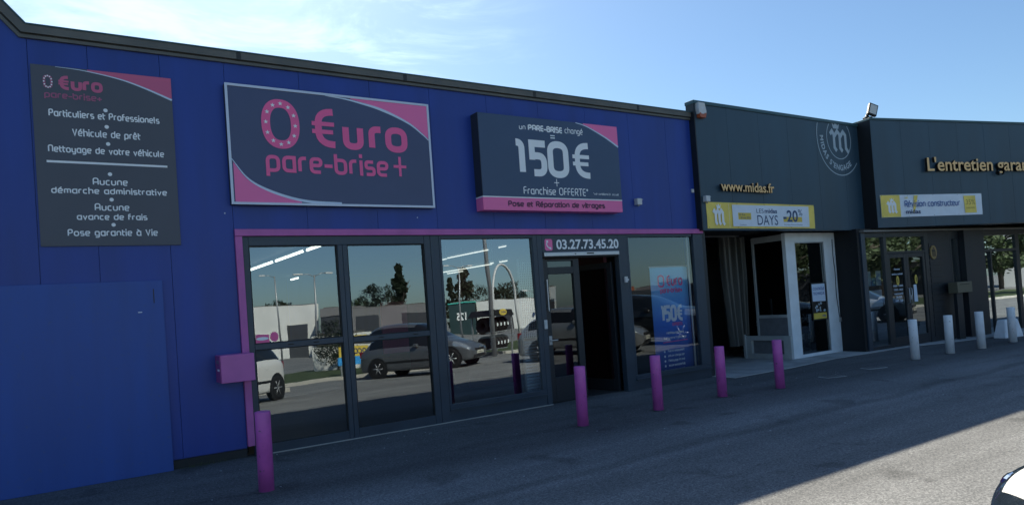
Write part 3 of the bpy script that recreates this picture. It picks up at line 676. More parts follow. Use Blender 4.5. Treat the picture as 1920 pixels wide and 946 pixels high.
def tapered(mb, P, w0, w1, y):
    n = len(P); Lh, Rh = [], []
    for i, p in enumerate(P):
        d = (P[min(n-1, i+1)]-P[max(0, i-1)]).normalized(); q = Vector((-d.y, d.x)); w_ = (w0+(w1-w0)*i/(n-1))/2
        Lh.append(p+q*w_); Rh.append(p-q*w_)
    for i in range(n-1): mb.face([(Lh[i].x, y, Lh[i].y), (Rh[i].x, y, Rh[i].y), (Rh[i+1].x, y, Rh[i+1].y), (Lh[i+1].x, y, Lh[i+1].y)])
sw = arc_pts([(.22, 1.928), (.474, 1.917), (.81, 1.865), (1.06, 1.79), (1.338, 1.68)], 8)
b = MB(); corner_fill(b, [p for p in sw if p.x > .50], 1.933, -.020); obj('pink_corner', b, m_fadedpink, bd)
b = MB(); tapered(b, sw, .004, .022, -.021); obj('white_swoosh', b, m_palebar, bd)
b = MB(); stroke_text(b, '€uro', .235, .65, 1.685, .15, .034, -.020, gap=.26, asc=.95); obj('brand_lettering', b, m_fadedpink, bd)
b = MB(); stroke_text(b, 'pare-brise+', .108, .636, 1.588, .075, .0125, -.020, gap=.24); stroke(b, fillet([(.115, 1.70), (.178, 1.70), (.178, 1.82), (.115, 1.82)], .032, True), .022, -.020, True); obj('worn_lettering', b, m_fadedpink2, bd)
b = MB()
for i in range(12): disc(b, .147+.036*math.sin(i*math.pi/6), 1.76+.062*math.cos(i*math.pi/6), .0075, .0085, -.022, 8)
obj('ring_of_dots', b, m_whiteprint, bd)
b = MB()
for s_t, x0, x1, z0, cap in (('Particuliers et Professionels', .136, 1.194, 1.391, .080), ('Véhicule de prêt', .339, .991, 1.192, .083), ('Nettoyage de votre véhicule', .113, 1.222, 1.007, .078), ('Aucune', .502, .838, .665, .082),
                             ('démarche administrative', .120, 1.227, .566, .072), ('Aucune', .506, .839, .384, .082), ('avance de frais', .336, 1.01, .282, .072), ('Pose garantie à Vie', .244, 1.108, .106, .078)):
    b = MB(); stroke_text(b, s_t, x0, x1, z0, cap, .0125, -.0185, gap=.26); obj('text_line', b, m_whiteprint, bd)
for k, (x, z) in enumerate(((.664, 1.498), (.666, 1.315), (.67, 1.125), (.67, .79), (.671, .508), (.675, .23))): b = MB(); disc(b, x, z, .021, .021, -.0205, 16); obj('bullet', b, m_whiteprint, bd)
b = MB(); b.flat([(.095, .893), (1.248, .891), (1.248, .914), (.095, .917)], -.020)
obj('divider_bar', b, m_whiteprint, bd)

# second: big framed sign
sg = thing('shop_sign', 'large framed slate sign with pink lettering and pink corners above the left windows', 'sign', (1.727, -.10, 3.025))
W_, H_ = 2.70, 1.463
b = MB(); b.box(.028, W_-.028, .004, .098, .028, H_-.028); obj('panel', b, m_sign, sg)
b = MB()
for x0, x1, z0, z1 in ((0, .03, 0, H_), (W_-.03, W_, 0, H_), (.03, W_-.03, 0, .03), (.03, W_-.03, H_-.03, H_)): b.box(x0, x1, -.006, .012, z0, z1, .002)
fr = obj('frame', b, m_signframe, sg)
b = MB(); b.box(.002, .02, .0125, .097, .002, H_-.002); b.box(W_-.02, W_-.002, .0125, .097, .002, H_-.002); b.box(.02, W_-.02, .0125, .097, H_-.02, H_-.002); b.box(.02, W_-.02, .0125, .097, .002, .02); obj('casing', b, m_signside, fr)
ox, oz = 1.727, 3.025
swt = arc_pts([(2.95-ox, 4.458-oz), (3.213-ox, 4.44-oz), (3.434-ox, 4.405-oz), (3.661-ox, 4.36-oz), (3.894-ox, 4.285-oz), (4.131-ox, 4.18-oz), (4.30-ox, 4.06-oz), (4.398-ox, 3.975-oz)], 6)
swb = arc_pts([(1.757-ox, 3.575-oz), (1.913-ox, 3.36-oz), (2.097-ox, 3.235-oz), (2.385-ox, 3.13-oz), (2.688-ox, 3.073-oz), (3.08-ox, 3.057-oz)], 8)
b = MB()
corner_fill(b, [p+Vector((0, .016)) for p in swt if p.x > 1.55], H_-.031, .001); obj('pink_corner', b, m_pinkprint, sg); b = MB()
corner_fill(b, [p+Vector((-.004, -.012)) for p in swb if p.x < .86 and p.x > .036], .031, .001)
obj('pink_corner', b, m_pinkprint, sg)
b = MB(); tapered(b, swt[:len(swt)//2], .01, .036, -.0005); tapered(b, swt[len(swt)//2-1:], .036, .012, -.0005); obj('white_swoosh', b, m_palebar, sg); b = MB(); tapered(b, swb[:len(swb)//2], .008, .03, -.0005); tapered(b, swb[len(swb)//2-1:], .03, .036, -.0005)
obj('white_swoosh', b, m_palebar, sg)
b = MB()
stroke(b, [Vector((2.362-ox+.180*math.copysign(abs(math.cos(a))**.86, math.cos(a)), 4.039-oz+.257*math.copysign(abs(math.sin(a))**.86, math.sin(a)))) for a in [i*2*math.pi/48 for i in range(48)]], .106, -.0005, True)
obj('letter', b, m_pinkprint2, sg)
def lett(s, x0, x1, z0, z1, w_, asc, gap=.2):
    b = MB(); stroke_text(b, s, x0-ox, x1-ox, z0-oz, z1-z0, w_, .0, gap=gap, asc=asc); obj('letter' if len(s) == 1 else 'text_line', b, m_pinkprint2, sg)
lett('€', 2.735, 3.09, 3.778, 4.29, .088, 1.0)
lett('u', 3.151, 3.436, 3.773, 4.112, .088, X); lett('r', 3.508, 3.72, 3.776, 4.112, .088, X); lett('o', 3.744, 4.07, 3.773, 4.12, .088, X)
lett('pare-brise', 2.152, 3.762, 3.434, 3.724, .045, 1.0, .27); lett('+', 3.839, 4.028, 3.385, 3.95, .038, 1.0)
for i in range(12):
    a = i*math.pi/6+.05
    b = MB(); star(b, 2.362-ox+.178*math.sin(a)*(1+.06*abs(math.sin(2*a))), 4.04-oz+.256*math.cos(a), .030, -.003); obj('star', b, m_whiteprint, sg)

# third: 150 euro light box
s3 = thing('offer_sign', 'deep box sign offering 150€ with pink lower band, right of the framed sign', 'sign', (5.168, -.20, 2.995))
W3, H3 = 2.69, 1.43
b = MB(); b.box(0, W3, 0, .198, .205, H3, .004); obj('cabinet', b, m_sign2, s3)
b = MB(); b.box(-.006, -.001, .0, .198, .205, H3); obj('side_panel', b, m_signside, s3)
b = MB(); b.box(0, W3, 0.001, .198, 0, .188, .003); b.box(-.006, -.001, .002, .198, 0, .188); obj('pink_band', b, m_pinkprint, s3)
b = MB(); b.box(-.008, W3, -.003, .198, .188, .205); obj('white_line', b, m_whiteprint, s3)
ox, oz = 5.168, 2.995
swc = arc_pts([(6.984-ox, 1.425), (7.19-ox, 1.385), (7.457-ox, 1.285), (7.65-ox, 1.20), (7.856-ox, 1.09)], 8)
b = MB(); corner_fill(b, [p+Vector((0, .012)) for p in swc if p.x > 1.95], H3-.003, -.001); obj('pink_corner', b, m_pinkprint, s3)
b = MB(); tapered(b, swc, .012, .03, -.002); obj('white_swoosh', b, m_palebar, s3)
b = MB()
def l3(s, x0, x1, z0, z1, w_, asc=1.0, gap=.24):
    b = MB(); stroke_text(b, s, x0-ox, x1-ox, z0-oz, z1-z0, w_, -.001, gap=gap, asc=asc); obj('figure' if s in '150€' else 'text_line', b, m_whiteprint, s3)
l3('un', 5.885, 6.00, 4.228, 4.290, .012, X); l3('PARE-BRISE', 6.046, 6.706, 4.222, 4.318, .022); l3('changé', 6.752, 7.116, 4.232, 4.33, .012)
l3('=', 6.462, 6.548, 4.105, 4.245, .017)
l3('1', 5.746, 5.955, 3.525, 4.085, .11); l3('5', 6.034, 6.361, 3.523, 4.085, .11); l3('0', 6.38, 6.792, 3.514, 4.094, .108); l3('€', 6.852, 7.262, 3.525, 4.107, .10)
l3('+', 6.475, 6.570, 3.352, 3.60, .012); l3('Franchise OFFERTE*', 5.885, 7.142, 3.243, 3.362, .015)
l3('*voir conditions à l', 7.25, 7.62, 3.268, 3.305, .005); l3('accueil', 7.65, 7.79, 3.268, 3.305, .005)
b = MB(); stroke_text(b, 'Pose et Réparation de vitrages', 5.589-ox, 7.471-ox, 3.050-oz, .092, .020, -.0015, gap=.24); obj('dark_lettering', b, mat('purple_print', (.13, .03, .085), .5), s3)

# small devices on blue wall
def camera_device(x, y, z, label):
    t = thing('security_camera', label, 'camera', (x, y, z), group='small white security cameras')
    b = MB(); b.box(-.055, .055, -.09, -.004, -.05, .06, .008); obj('housing', b, m_plaswhite, t)
    b = MB(); b.cyl((.055, -.05, .02), (.10, -.06, .05), .009, seg=8); b.cyl((.0, -.05, -.05), (0, -.05, -.075), .012, seg=8); obj('bracket', b, m_steel, t)
camera_device(8.37, 0, 3.20, 'small white security camera on the blue wall right of the offer sign')
camera_device(9.97, -.12, 3.27, 'small white security camera where the blue wall meets the slate fascia')
b = MB(); b.box(-.03, .03, -.03, -.002, -.03, .035, .004); b.box(-.012, .012, -.032, -.03, -.01, .015)
tag(obj('junction_box', b, m_plaswhite, loc=(9.78, 0, 3.44)), 'tiny white box on the blue wall above the right security camera', 'junction box')
b = MB()
for x, z in ((1.66, 2.93), (4.19, 2.9)): b.box(x-.006, x+.006, -.006, -.001, z-.006, z+.008)
obj('wall_screw', b, m_whiteprint, shop)

# ================================================================== slate garage (middle)
ga = thing('garage_building', 'slate clad garage front with white round emblem and open workshop below', 'building')
YF = -.12
b = MB(); panels(b, [9.87, 10.75, 11.68, 12.61, 13.61, 14.6, 15.3], 2.70, 5.04, YF)
b.box(9.87, 15.3, YF+.042, .06, 2.70, 5.03)
obj('fascia', b, m_slate, ga)
b = MB(); b.box(9.845, 9.868, YF-.01, .06, 2.70, 5.04); obj('fascia_return', b, m_slate_dark, ga)
b = MB(); b.box(9.84, 15.3, YF-.02, .075, 5.042, 5.105, .004); obj('coping', b, m_copedge, ga)
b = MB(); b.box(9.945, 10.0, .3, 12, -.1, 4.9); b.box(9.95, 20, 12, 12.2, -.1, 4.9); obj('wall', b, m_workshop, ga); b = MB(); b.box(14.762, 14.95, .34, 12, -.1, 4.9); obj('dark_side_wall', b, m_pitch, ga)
b = MB(); b.box(9.95, 20, .31, 12, 4.6, 4.75); obj('roof', b, m_coping, ga)
b = MB(); b.box(9.95, 14.9, -.07, 11.9, 2.78, 2.86); obj('soffit', b, m_workshop, ga)
b = MB(); b.box(9.946, 10.06, .02, .30, .012, 2.70); obj('door_jamb', b, m_frame_d, ga)
# emblem
e = MB(); cx, cz = 14.44, 4.72
def ring(r, a0, a1, w_):
    P = [Vector((cx+r*math.cos(R(a)), cz+r*math.sin(R(a)))) for a in range(a0, a1+1, 3)]
    run = []
    for p in P:
        if p.y < 5.025: run.append(p)
        elif len(run) > 1: stroke(e, run, w_, YF-.003); run = []
        else: run = []
    if len(run) > 1: stroke(e, run, w_, YF-.003)
ring(.45, 0, 360, .018); ring(.81, 150, 322, .020)
crowned_m(e, 14.12, 14.80, 4.42, 5.06, YF-.003, .085, crown_x=.12)
txt = "MIDAS S'ENGAGE"; a = 176.0
adv = {'M': 13.0, 'I': 5.6, 'D': 11, 'A': 11, 'S': 9.5, ' ': 5, "'": 4.5, 'E': 9.2, 'N': 11.5, 'G': 11}
for ch in txt:
    stp = adv[ch]
    if ch != ' ':
        me = font_mesh(ch, .035); xs = [v.co.x for v in me.vertices]; mxx = (min(xs)+max(xs))/2
        ca = R(a+stp/2); q = .57; rb = .70
        rd = Vector((math.cos(ca), math.sin(ca))); tn = Vector((-rd.y, rd.x))
        sc = .165
        vv = [e.bm.verts.new((cx+(rd*(rb-v.co.y*sc)+tn*((v.co.x-mxx)*sc)).x, YF-.003, cz+(rd*(rb-v.co.y*sc)+tn*((v.co.x-mxx)*sc)).y)) for v in me.vertices]
        for p in me.polygons: e.bm.faces.new([vv[i] for i in p.vertices])
        bpy.data.meshes.remove(me)
    a += stp
obj('emblem', e, m_grey_print, ga)
# raised letters
def raised(name, s, label, loc, rz, w_, h, depth, bold):
    t = thing(name, label, 'lettering', loc, rz)
    b = MB(); b.mi = 0; font_text(b, s, 0, w_, 0, h, -depth-.03, bold, depth, 1.0, side_mi=1); obj('letters', b, [m_letter, m_letterside], t)
    b = MB(); n = 5
    for i in range(n): b.cyl((w_*(i+.5)/n, -.031, h*.25), (w_*(i+.5)/n, -.001, h*.25), .006, seg=6)
    obj('fixing', b, m_letterside, t)
raised('web_address_lettering', 'www.midas.fr', 'small gold raised letters of a web address on the slate fascia above the left banner', (10.36, YF, 3.43), 0, 1.58, .19, .045, .018)
raised('slogan_lettering', "L'entretien garanti", "large gold raised letters L'entretien garan on the slate fascia at far right", (15.2+math.cos(R(-13.5))*1.52, -.42+math.sin(R(-13.5))*1.52, 3.86), R(-13.5), 3.60, .42, .06, .014)

# banners
def grommets(b, W, H, y):
    for i in range(5):
        for z in (.02, H-.02): disc(b, .03+i*(W-.06)/4, z, .008, .008, y, 8)
bn = thing('vinyl_banner', 'yellow and white vinyl banner reading DAYS -20% on the middle fascia', 'banner', (9.99, YF, 2.735), group='vinyl banners on the slate fascias')
W, H = 3.32, .49
def sheet(b, x0, x1, z0, z1, y, sag=.008, n=24):
    for i in range(n):
        xa, xb = x0+(x1-x0)*i/n, x0+(x1-x0)*(i+1)/n
        def yy(x, z): return y - .004 - sag*abs(math.sin(x*3.9)) - .004*math.sin(x*7+z*9)
        def sg_(x): return .010*abs(math.sin(x/W*4*math.pi))
        for (za, zb) in ((z0, (z0+z1)/2), ((z0+z1)/2, z1)):
            b.face([(xa, yy(xa, za), za), (xb, yy(xb, za), za), (xb, yy(xb, zb), zb), (xa, yy(xa, zb), zb)])
b = MB(); sheet(b, 0, W, 0, H, 0); obj('yellow_sheet', b, m_yellow, bn)
b = MB(); b.flat([(.70, .04), (3.10, .03), (3.11, .455), (.70, .45)], -.021); obj('white_field', b, m_vinyl, bn)
b = MB(); crowned_m(b, .16, .47, .06, .45, -.022, .06); b.flat([(.60, .01), (.605, .01), (.605, .48), (.60, .48)], -.0215); obj('white_mark', b, m_whiteprint, bn)
b = MB(); b.flat([(.86, .17), (1.24, .17), (1.24, .30), (.86, .30)], -.0225); b.flat([(2.24, .13), (2.86, .13), (2.86, .235), (2.24, .235)], -.0225); obj('yellow_block', b, m_yprint, bn)
b = MB(); font_text(b, 'LES', 1.41, 1.63, .30, .385, -.0235, .0); font_text(b, 'midas', 1.66, 2.05, .30, .39, -.0235, .025); font_text(b, 'DAYS', 1.42, 2.06, .065, .26, -.0235, .0)
font_text(b, '-20', 2.24, 2.72, .13, .37, -.0235, .02); font_text(b, '%', 2.74, 2.88, .26, .39, -.0235, .0); font_text(b, 'Sur la main-d\'oeuvre et les pneus', 2.25, 2.86, .06, .09, -.0235); font_text(b, 'Du 18 au', .89, 1.06, .245, .285, -.0235, .01); font_text(b, '28 mai 2023', .92, 1.21, .185, .225, -.0235, .01); font_text(b, 'Conditions', .89, 1.08, .06, .08, -.0235)
obj('navy_lettering', b, m_navy, bn)
b = MB(); grommets(b, W, H, -.0225); obj('eyelets', b, m_letterside, bn)

# open workshop
b = MB(); b.box(12.885, 12.935, 1.14, 1.19, .012, 2.68); b.box(12.885, 12.935, .42, 1.139, .90, .965); b.box(12.885, 12.935, .42, 1.139, 2.55, 2.68); b.box(12.905, 12.92, .421, 1.138, .012, .5)
o_side = obj('office_side_frame', b, m_offwhite, ga)
b = MB(); b.box(12.90, 12.915, .42, 1.139, .502, .898); obj('grey_panel', b, m_greypanel, o_side)
b = MB(); b.face([(12.91, .42, .966), (12.91, 1.139, .966), (12.91, 1.139, 2.549), (12.91, .42, 2.549)]); o = obj('pane', b, m_glassdark, o_side)
if o.data.polygons[0].normal.x > 0: o.data.flip_normals()
b = MB()
for q in ((12.90, 13.215, .012, 2.70), (14.28, 14.76, .012, 2.70), (13.217, 14.278, 2.50, 2.70), (13.217, 14.278, .012, .075)): b.box(q[0], q[1], .33, .42, q[2], q[3], .004)
o_front = obj('office_front', b, m_white, ga)
pane(o_front, 13.215, 14.28, .075, 2.5, .37, m_glassdark, .3)
b = MB(); b.box(13.216, 13.235, .335, .365, .076, 2.499); b.box(13.26, 13.275, .375, .40, .1, 2.45); b.box(14.26, 14.279, .335, .365, .076, 2.499); b.box(13.24, 14.255, .335, .365, 2.48, 2.499); obj('glazing_bead', b, m_alu, o_front)
b = MB(); pts = [(14.60, .325, 2.55), (14.585, .322, 2.2), (14.62, .322, 1.8), (14.60, .322, 1.3), (14.65, .322, .85), (14.67, .325, .76)]
b.tube(pts, .008, 6); cb = obj('cable', b, m_black, o_front)
b = MB(); b.box(14.63, 14.71, .295, .328, .68, .78, .005); obj('socket_box', b, m_steel, o_front)
b = MB(); b.box(12.94, 14.75, 3.2, 3.3, .012, 2.75); obj('office_rear_wall', b, m_workshop, ga)
# low white frame in front of the office side
lf = thing('low_white_frame', 'low open white rectangular frame standing at the workshop entrance', 'barrier', (12.80, .31, .014))
b = MB(); b.box(0, .08, 0, .18, 0, .5, .004); b.box(0, .08, 1.0, 1.2, 0, .5, .004); b.box(0, .08, .182, .998, 0, .11, .004); b.box(0, .08, .182, .998, .40, .5, .004); b.box(-.03, .0, 1.14, 1.2, 0, .53, .004)
obj('frame', b, m_offwhite, lf)
b = MB(); b.box(.07, .078, .182, .998, .111, .399); obj('infill', b, m_greypanel, lf)
# poster
ps = thing('poster', 'framed poster headed CONTROLE TECHNIQUE hung inside the glass office front', 'poster', (13.70, .345, .77))
b = MB(); b.box(0, .54, 0, .012, 0, .83); obj('backing', b, m_black, ps)
b = MB(); b.flat([(.03, .42), (.51, .41), (.51, .80), (.03, .80)], -.002); obj('paper', b, m_palebar, ps)
b = MB(); b.flat([(.03, .03), (.51, .03), (.51, .16), (.03, .16)], -.002); obj('yellow_strip', b, m_yprint, ps)
b = MB(); font_text(b, 'CONTRÔLE', .06, .48, .66, .74, -.004, .02); font_text(b, 'TECHNIQUE', .06, .48, .55, .62, -.004, .02); font_text(b, 'midas', .34, .48, .07, .12, -.004, .02); obj('lettering', b, m_blueprint, ps)
b = MB()
for i in range(9): disc(b, random.uniform(.1, .45), random.uniform(.2, .38), random.uniform(.02, .05), random.uniform(.02, .05), -.002-.0003*i, 7)
obj('picture', b, m_grey_print, ps)
# strip curtain: hanging folds
cu = MB(); n = 60
def cy(i): return 1.55+.05*math.sin(i*.75)+.05*math.sin(i*.31+1)
z1 = 2.75
for i in range(n):
    xa, xb = 12.30+(13.10-12.30)*i/n, 12.30+(13.10-12.30)*(i+1)/n
    for (za, zb) in ((.30, 1.0), (1.0, 1.9), (1.9, z1)):
        def sx(x, z): return 12.78+(x-12.78)*(1.0 if z > 1.8 else .82 if z > .9 else .70)
        f_ = cu.face([(sx(xa, za), cy(i), za), (sx(xb, za), cy(i+1), za), (sx(xb, zb), cy(i+1), zb), (sx(xa, zb), cy(i), zb)]); f_.smooth = True
bmesh.ops.remove_doubles(cu.bm, verts=cu.bm.verts, dist=.0005)
tag(obj('workshop_curtain', cu, m_curtain), 'grey plastic curtain hanging in folds inside the open workshop', 'curtain')
b = MB(); b.box(11.6, 12.9, 1.5, 1.56, 2.76, 2.80); obj('curtain_rail', b, m_steel, ga)
# dark workshop contents
wb = thing('workbench', 'low bench with a pale top in the dark workshop opening', 'bench', (10.9, 2.7, .012))
b = MB(); b.box(0, 1.6, 0, .5, .50, .55, .004); obj('top', b, mat('bench_top', (.36, .31, .24), .6), wb)
for x, y in ((.03, .03), (1.5, .03), (.03, .42), (1.5, .42)):
    b = MB(); b.box(x, x+.06, y, y+.05, 0, .498); obj('leg', b, m_steel, wb)
b = MB(); b.box(.25, .7, .1, .4, .05, .3, .02); b.box(.8, 1.3, .05, .35, .02, .2, .02); tag(obj('storage_box', b, m_greypanel, loc=(10.9, 2.7, .012)), 'dull grey boxes on the floor below the workshop bench', 'box')

def tyre_mesh(mb, c, R_, r_, axis, seg=22):
    ax = Vector(axis).normalized(); u = ax.orthogonal().normalized(); v = ax.cross(u); c = Vector(c)
    prof = [(R_-.20, -.07), (R_-.06, -.105), (R_-.015, -.09), (R_, -.06), (R_, .06), (R_-.015, .09), (R_-.06, .105), (R_-.20, .07)]
    prof = [(a, b*r_/.105) for a, b in prof]
    rings = []
    for i in range(seg):
        t = 2*math.pi*i/seg; d = u*math.cos(t)+v*math.sin(t)
        rings.append([mb.bm.verts.new(c+d*a+ax*b) for a, b in prof])
    for i in range(seg):
        a, b = rings[i], rings[(i+1) % seg]
        for k in range(len(prof)):
            f = mb.bm.faces.new((a[k], b[k], b[(k+1) % len(prof)], a[(k+1) % len(prof)])); f.smooth = True; f.material_index = mb.mi
tyre_labels = [['lower shelf, left', 'lower shelf, second', 'lower shelf, third', 'lower shelf, right'], ['upper shelf, left', 'upper shelf, second', 'upper shelf, third', 'upper shelf, right']]
tr = thing('tyre_shelf', 'dark shelf rack inside the glass office front with tyres on it', 'shelf', (13.25, 1.0, .012))
b = MB()
for z in (.05, .42, .80): b.box(0, 1.35, .05, .09, z, z+.03); b.box(0, 1.35, .4, .44, z, z+.03)
for x in (0, 1.32): b.box(x, x+.03, .05, .09, 0, 1.3); b.box(x, x+.03, .4, .44, 0, 1.3)
obj('rack', b, m_steel, tr)
first = None
for r_i, z in enumerate((.36, .74)):
    for k in range(5):
        if first is None:
            b = MB(); tyre_mesh(b, (0, 0, 0), .30, .09, (1, 0, 0)); o = obj('tyre', b, m_rubber); first = o
            b = MB(); b.box(-.045, .045, -.310, -.298, -.06, .06); b.box(-.045, .045, .298, .310, -.06, .06); lb = obj('paper_label', b, m_whiteprint, o);  
        else:
            o = first.copy(); C.objects.link(o); c2 = lb.copy(); C.objects.link(c2); c2.parent = o
        o.location = (13.40+k*.25, 1.25, z+.02+.30*0 if False else z+.02)
        tag(o, '%s tyre from the left on the %s shelf inside the glass office' % (['first', 'second', 'third', 'fourth', 'fifth'][k], ['lower', 'upper'][r_i]), 'tyre', 'tyres on the rack inside the glass office')

# alarm siren
si = thing('alarm_siren', 'white alarm siren box with orange base at the top corner of the slate fascia', 'alarm', (10.00, YF-.002, 4.78)); si.scale = (.76, .8, .78)
b = MB(); b.prism([(-.10, .08), (.13, .08), (.14, .16), (.09, .345), (-.125, .345), (-.13, .2)], -.10, 0); obj('cover', b, m_plaswhite, si)
b = MB(); b.prism([(-.095, 0), (.10, -.01), (.13, .078), (-.10, .078)], -.10, 0); b.prism([(.04, .08), (.13, .08), (.135, .105), (.08, .105)], -.102, -.1005); b.prism([(-.095, .08), (-.04, .08), (-.07, .11), (-.095, .105)], -.102, -.1005); obj('lens', b, m_orange, si)
b = MB(); b.flat([(-.03, .22), (.05, .22), (.05, .235), (-.03, .235)], -.1015); b.flat([(-.01, .19), (.03, .19), (.03, .20), (-.01, .20)], -.1015); obj('mark', b, m_palebar, si)

# ================================================================== slate showroom (right), turned towards the camera
A3 = R(-13.5)
sh = thing('showroom_building', 'slate clad showroom with glazed entrance at far right, turned towards the car park', 'building', (15.2, -.42, 0), A3)
b = MB(); xs = [0, .88, 1.75, 2.64, 3.53, 4.4, 5.3, 6.2, 7.1, 8.0, 8.9, 9.8, 10.7]
panels(b, xs, 2.71, 5.12, 0.0); b.box(0, 10.7, .042, .3, 2.71, 5.1); obj('fascia', b, m_slate, sh)
b = MB(); b.box(-.002, .012, .002, .40, 2.71, 5.12); o = obj('fascia_return', b, m_pitch, sh, loc=(-.004, .0, 0), rz=R(13.5))
b = MB(); b.box(-.02, 10.7, -.02, .34, 5.122, 5.17, .004); b.box(-.02, .3, .342, .9, 5.122, 5.17); obj('coping', b, m_copedge, sh)
b = MB(); b.box(.2, 10.7, .31, 8, 4.6, 4.8); b.box(10.6, 10.7, .3, 8, 0, 5); b.box(0.2, 10.6, 7.9, 8, 0, 5); obj('roof_and_rear', b, m_coping, sh)
sf = thing('glazed_entrance', 'glazed dark framed shopfront below the far right fascia with double doors', 'shopfront', (14.9, -.25, .013), R(-4.5))
b = MB(); b.box(-.17, 12, -.12, .02, 2.615, 2.655, .004); obj('head_flashing', b, m_alu if False else mat('flashing_grey', (.20, .19, .175), .5), sf)
b = MB(); b.box(-.1, 12, .021, 1.6, 2.62, 2.70); obj('soffit', b, m_workshop, sf)
b = MB()
for x0, x1, z0, z1 in ((-.15, .0, 0, 2.61), (.002, .64, 2.50, 2.61), (.642, .75, 0, 2.61), (2.2, 2.34, 0, 2.61), (.752, 2.198, 2.50, 2.61), (.752, 2.198, 2.12, 2.17), (3.26, 3.31, 0, 2.61), (3.57, 3.62, 0, 2.61), (3.312, 3.568, 2.42, 2.61), (3.312, 3.568, 0, .28),
                       (4.50, 4.60, 0, 2.61), (4.602, 6.28, 2.48, 2.61), (4.602, 6.28, 2.06, 2.13), (6.28, 6.45, 0, 2.61), (6.452, 9.6, 2.5, 2.61), (9.6, 9.75, 0, 2.61), (5.02, 5.08, 0, 2.06), (.002, .64, 0, .08)):
    b.box(x0, x1, -.02, .06, z0, z1, .004)
fr3 = obj('frame', b, m_frame_d, sf)
b = MB(); b.box(-.158, -.153, -.03, .06, 0, 2.61); b.box(-.152, -.02, -.028, -.021, 0, 2.60); obj('left_post_cover', b, m_frame, sf)
for q in ((.001, .641, .08, 2.5), (.753, 2.197, 2.171, 2.499), (3.311, 3.569, .28, 2.42), (4.601, 6.279, 2.131, 2.479), (4.601, 5.02, .02, 2.06), (5.08, 6.279, .02, 2.06), (6.451, 9.6, .02, 2.5)):
    pane(fr3, q[0], q[1], q[2], q[3], .02, m_glass3, .3)
for k, (x0, x1) in enumerate(((.755, 1.455), (1.46, 2.195))):
    b = MB()
    for q in ((x0, x0+.09, .01, 2.115), (x1-.09, x1, .01, 2.115), (x0+.092, x1-.092, 2.02, 2.115), (x0+.092, x1-.092, .01, .22)): b.box(q[0], q[1], -.01, .045, q[2], q[3], .004)
    d = obj('door', b, m_frame_d, sf)
    pane(d, x0+.09, x1-.09, .22, 2.02, .02, m_glassdark, .3)
    b = MB(); xx = x1-.045 if k == 0 else x0+.045
    b.tube([(xx, -.01, .95), (xx, -.06, .97), (xx, -.06, 1.3), (xx, -.01, 1.32)], .012, 8); obj('handle', b, m_steel, d)
    b = MB(); disc(b, (x0+x1)/2+(.0 if k == 0 else -.02), 1.50, .055, .11, .006); s_ = obj('yellow_oval', b, m_yprint, d)
    b = MB(); crowned_m(b, (x0+x1)/2-.03, (x0+x1)/2+.02, 1.45, 1.56, .004, .008); obj('mark', b, m_black, s_)
    b = MB()
    if k == 0:
        for j, (hw, z) in enumerate(((.12, 1.74), (.22, 1.63), (.20, 1.36), (.18, 1.27), (.18, 1.18), (.12, 1.10), (.16, 1.02))): font_text(b, ['Horaires', 'lundi au vendredi', '8h00 - 12h00', '13h30 - 18h30', 'samedi', '8h00', '12h00 - 18h00'][j], (x0+x1)/2-hw*.9, (x0+x1)/2+hw*.9, z, z+.045, .006, .02)
    else: b.flat([(x0+.22, .98), (x0+.36, .98), (x0+.34, 1.38), (x0+.23, 1.38)], .006); b.flat([(x0+.1, 1.04), (x0+.17, 1.04), (x0+.17, 1.14), (x0+.1, 1.14)], .006)
    obj('notice', b, m_palebar, d)
b = MB()
for x0, x1, z0, z1 in ((.05, .24, 1.42, 1.75), (.42, .60, 1.42, 1.75), (.06, .60, .95, 1.32)): b.box(x0, x1, .08, .083, z0, z1)
obj('window_paper', b, m_palebar, fr3)
b = MB(); b.box(.26, .40, .08, .083, 1.42, 1.6); obj('blue_paper', b, mat('blue_paper', (.05, .30, .5), .6), fr3)
# dark cladding bays
b = MB(); b.box(2.342, 3.258, -.015, .05, 0, 2.61)
for i in range(16): b.box(2.36, 2.85, -.028, -.0155, .12+i*.14, .23+i*.14, .003)
obj('dark_bay', b, m_slate_dark, sf)
b = MB(); b.box(3.622, 4.498, -.16, .05, 0, 2.61, .004); obj('dark_column', b, m_slate_dark, sf)
b = MB(); b.box(-.05, 12, 3.5, 3.6, 0, 2.61); b.box(-.06, -.01, .1, 3.5, 0, 2.61); b.box(11.9, 12, .1, 3.5, 0, 2.61); obj('rear_wall', b, m_room, sf)
b = MB(); b.box(-.25, -.17, -.0, 1.0, 0, 2.7); obj('side_wall', b, m_pitch, sf)
# golden round plaque, letter box on bay
pq = thing('round_plaque', 'round golden plaque with a dark crowned m on the dark bay right of the doors', 'sign', (14.9+math.cos(R(-4.5))*2.50, -.25+math.sin(R(-4.5))*2.50-.03, 2.12), R(-4.5))
b = MB(); n = 28; b.prism([(.125*math.cos(i*2*math.pi/n), .165*math.sin(i*2*math.pi/n)) for i in range(n)], -.02, .02); obj('disc', b, mat('plaque_gold', (.30, .20, .07), .5), pq)
b = MB(); crowned_m(b, -.075, .075, -.10, .12, -.023, .03); obj('mark', b, m_black, pq)
lb2 = thing('letter_box', 'olive grey letter box on a post before the dark bay', 'letter box', (14.9+2.86*math.cos(R(-4.5)), -.25-2.86*math.sin(R(4.5))-.32, .012), R(-4.5))
b = MB(); b.box(0, .62, 0, .22, 1.10, 1.36, .008); obj('body', b, mat('olive_metal', (.13, .12, .08), .5), lb2)
b = MB(); b.box(.1, .5, -.004, -.001, 1.29, 1.31); obj('slot', b, m_black, lb2)
b = MB(); b.box(.05, .3, .06, .14, 0, 1.098, .005); obj('post', b, m_slate_dark, lb2)
